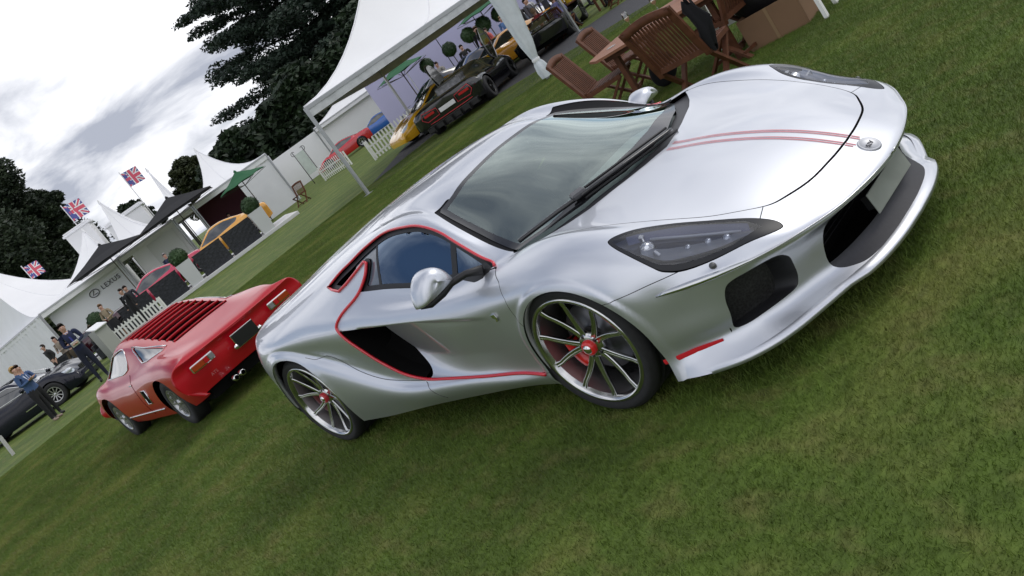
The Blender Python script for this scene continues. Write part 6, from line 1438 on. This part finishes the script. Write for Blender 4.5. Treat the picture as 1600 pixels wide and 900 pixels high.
# white trestle, cardboard box with black bag, sign board leg
r = empty('white_trestle', (-2.45, 5.55, 0), radians(12), 'white painted wooden trestle behind the table', 'trestle'); WP = MATS['white_fence_paint']
for z in (.25, .60, .9): MB().beam((-.75, 0, z), (.95, 0, z), .03, .09).build('rail', WP, r)
for x in (-.6, .05, .7): MB().beam((x, .02, 0), (x+.03, .02, 1.0), .09, .03, (0, 1, 0)).build('post', WP, r)
MB().beam((-.6, -.03, .9), (.1, -.03, .1), .08, .02, (0, 1, 0)).build('brace', WP, r)
r = empty('cardboard_box', (-1.95, 4.86, 0), radians(9), 'large brown cardboard box standing on the grass at top right', 'box'); CB_ = mat('cardboard', (.23, .135, .075), rough=.8, nscale=3, namp=.08)
mb = MB(); L_, W_, H_ = .62, .36, .33
mb.box((0, -W_/2, H_/2), (L_, .008, H_)); mb.build('side', CB_, r)
for c, d in (((0, W_/2, H_/2), (L_, .008, H_)), ((-L_/2, 0, H_/2), (.008, W_-.012, H_)), ((L_/2, 0, H_/2), (.008, W_-.012, H_)), ((0, 0, .006), (L_-.02, W_-.02, .008))): MB().box(c, d).build('side', CB_, r)
MB().box((0, -W_/2-.14, H_+.04), (L_, .28, .006), R3('X', .35)).build('flap', CB_, r) if False else None
MB().box((0, -W_/2-.006, H_*.5), (.03, .004, H_)).build('tape', mat('brown_tape', (.3, .2, .11), rough=.35), r)
r = empty('black_bag', (-2.08, 5.0, .28), 0, 'bulging black bag resting in the cardboard box', 'bag'); mb = MB(); rows = []
for z, w in ((-.05, .14), (.06, .25), (.18, .29), (.30, .24), (.38, .13), (.41, .02)): rows.append([Vector((w*1.25*cos(a)*(1+.07*sin(3*a+z*7)), w*.85*sin(a)*(1+.09*sin(5*a+z*11)), z)) for a in np.linspace(0, 2*pi, 26, endpoint=False)])
mb.grid(rows, closed=True).build('bag_body', mat('bag_black', (.008, .008, .010), rough=.6, bump=.5, bscale=9), r)
r = empty('sign_board', (-1.37, 4.60, 0), radians(10), 'white wooden sign leg standing right of the cardboard box', 'sign'); MB().beam((.0, 0, 0), (-.08, .16, .95), .06, .035, (1, 0, 0)).build('leg', WP, r); MB().beam((.0, .40, 0), (-.08, .24, .95), .06, .035, (1, 0, 0)).build('leg', WP, r); MB().box((-.07, .2, .72), (.02, .5, .5)).build('board', WP, r)
# ------------------------------------------------------------------ trees
tree('cedar_tree', (-76.2, 52.2, 0), 31, 'cedar', 'huge dark cedar with layered boughs behind the white wall', LC, 5, spread=10.4, count=190000, size=.20, z0=2.5)
tree('cedar_tree', (-71.0, 62.0, 0), 28, 'cedar', 'second dark cedar merging with the huge one behind the open marquee', LC, 8, spread=12, count=70000, size=.34, z0=2)
tree('pine_tree', (-85, 18.4, 0), 27.5, 'conical', 'tall dark conifer filling the left edge behind the flags', LP, 3, spread=7.5, count=110000, size=.19, z0=1.5)
tree('pine_tree', (-83, 22.3, 0), 12.5, 'column', 'shorter dark conifer in front of the tall one behind the flags', LP, 4, spread=3.6, count=50000, size=.19, z0=1.5)
tree('pine_tree', (-88, 11.0, 0), 19.5, 'column', 'dark conifer cut off by the left edge of the photo', LP, 6, spread=6, count=50000, size=.26, z0=1.5)
tree('small_tree', (-99, 43, 0), 9.3, 'round', 'small olive green tree seen between the tent peaks and the cedar', leaf_mat('olive_leaf', (.02, .03, .008), (.06, .075, .025)), 9, spread=3.0, count=16000, size=.22, z0=2.5)
tree('small_tree', (-98, 34, 0), 8.6, 'round', 'small dark treetop just right of the upper flag', LD, 12, spread=2.5, count=7000, size=.3, z0=2.5)
for i, (x, y, H) in enumerate(((-46, 42, 9), (-40, 46, 10), (-34, 48, 9.5), (-29, 52, 10), (-52, 47, 10))): tree('hedge_tree', (x, y, 0), H, 'round', ('first', 'second', 'third', 'fourth', 'fifth')[i]+' from left of the dark trees above the lilac wall', LD, 20+i, spread=4.6, count=9000, size=.45, z0=1)

for i, (x, y, H) in enumerate(((-66, 41, 8), (-61, 47, 9), (-72, 36, 6.5), (-57, 53, 10))): tree('yew_tree', (x, y, 0), H, 'round', ('first', 'second', 'third', 'fourth')[i]+' of the dark yews at the foot of the cedar', LD, 40+i, spread=4.8, count=12000, size=.4, z0=.6)
for i, (x, y, c, lab) in enumerate(((-26.3, 21.6, (.3, .28, .25), 'visitor in beige jacket by the standard topiary'), (-21.0, 23.2, (.05, .06, .1), 'visitor in navy by the track at the tied curtain'), (-24.0, 25.6, (.5, .5, .5), 'visitor in pale grey near the far end of the lilac wall'))): person((x, y, 0), radians(-80+30*i), lab, 'stand', 1.72, top=c, legs=BLKW)

CR_ = ((-25.2, 23.9, (.55, .12, .1), 'visitor in orange-red top behind the pale coupe'), (-24.9, 24.7, (.1, .2, .4), 'visitor in blue shirt behind the pale coupe'), (-22.0, 24.9, (.6, .6, .55), 'visitor in cream jacket right of the pale coupe'), (-21.4, 24.2, (.05, .05, .05), 'visitor in black coat at the track edge by the diners'), (-20.6, 24.9, (.25, .3, .35), 'visitor in slate blue at the far right of the lilac wall'), (-19.8, 25.6, (.4, .1, .2), 'visitor in plum dress beyond the diners'))
for i, (x, y, c, lab) in enumerate(CR_): person((x, y, 0), radians(-100+37*i), lab, ('stand', 'front', 'hip')[i % 3], 1.68+.03*(i % 4), top=c, legs=(.03, .03, .05), hair=((.03, .02, .01), (.3, .2, .1), (.15, .1, .06))[i % 3], female=i % 2 == 0)

for i, (x, y, c, f, lab) in enumerate(((-33.4, 8.2, (.02, .02, .03), False, 'man in dark jacket between the lettered wall and the pink coupe'), (-34.2, 5.2, (.3, .25, .2), True, 'woman in tan coat near the left end of the lettered wall'), (-33.6, 4.6, (.02, .02, .02), False, 'man in black beside the woman in tan coat'))): person((x, y, 0), radians(-30-25*i), lab, ('stand', 'front', 'hip')[i], 1.72, top=c, legs=BLKW, female=f, hairlong=f)
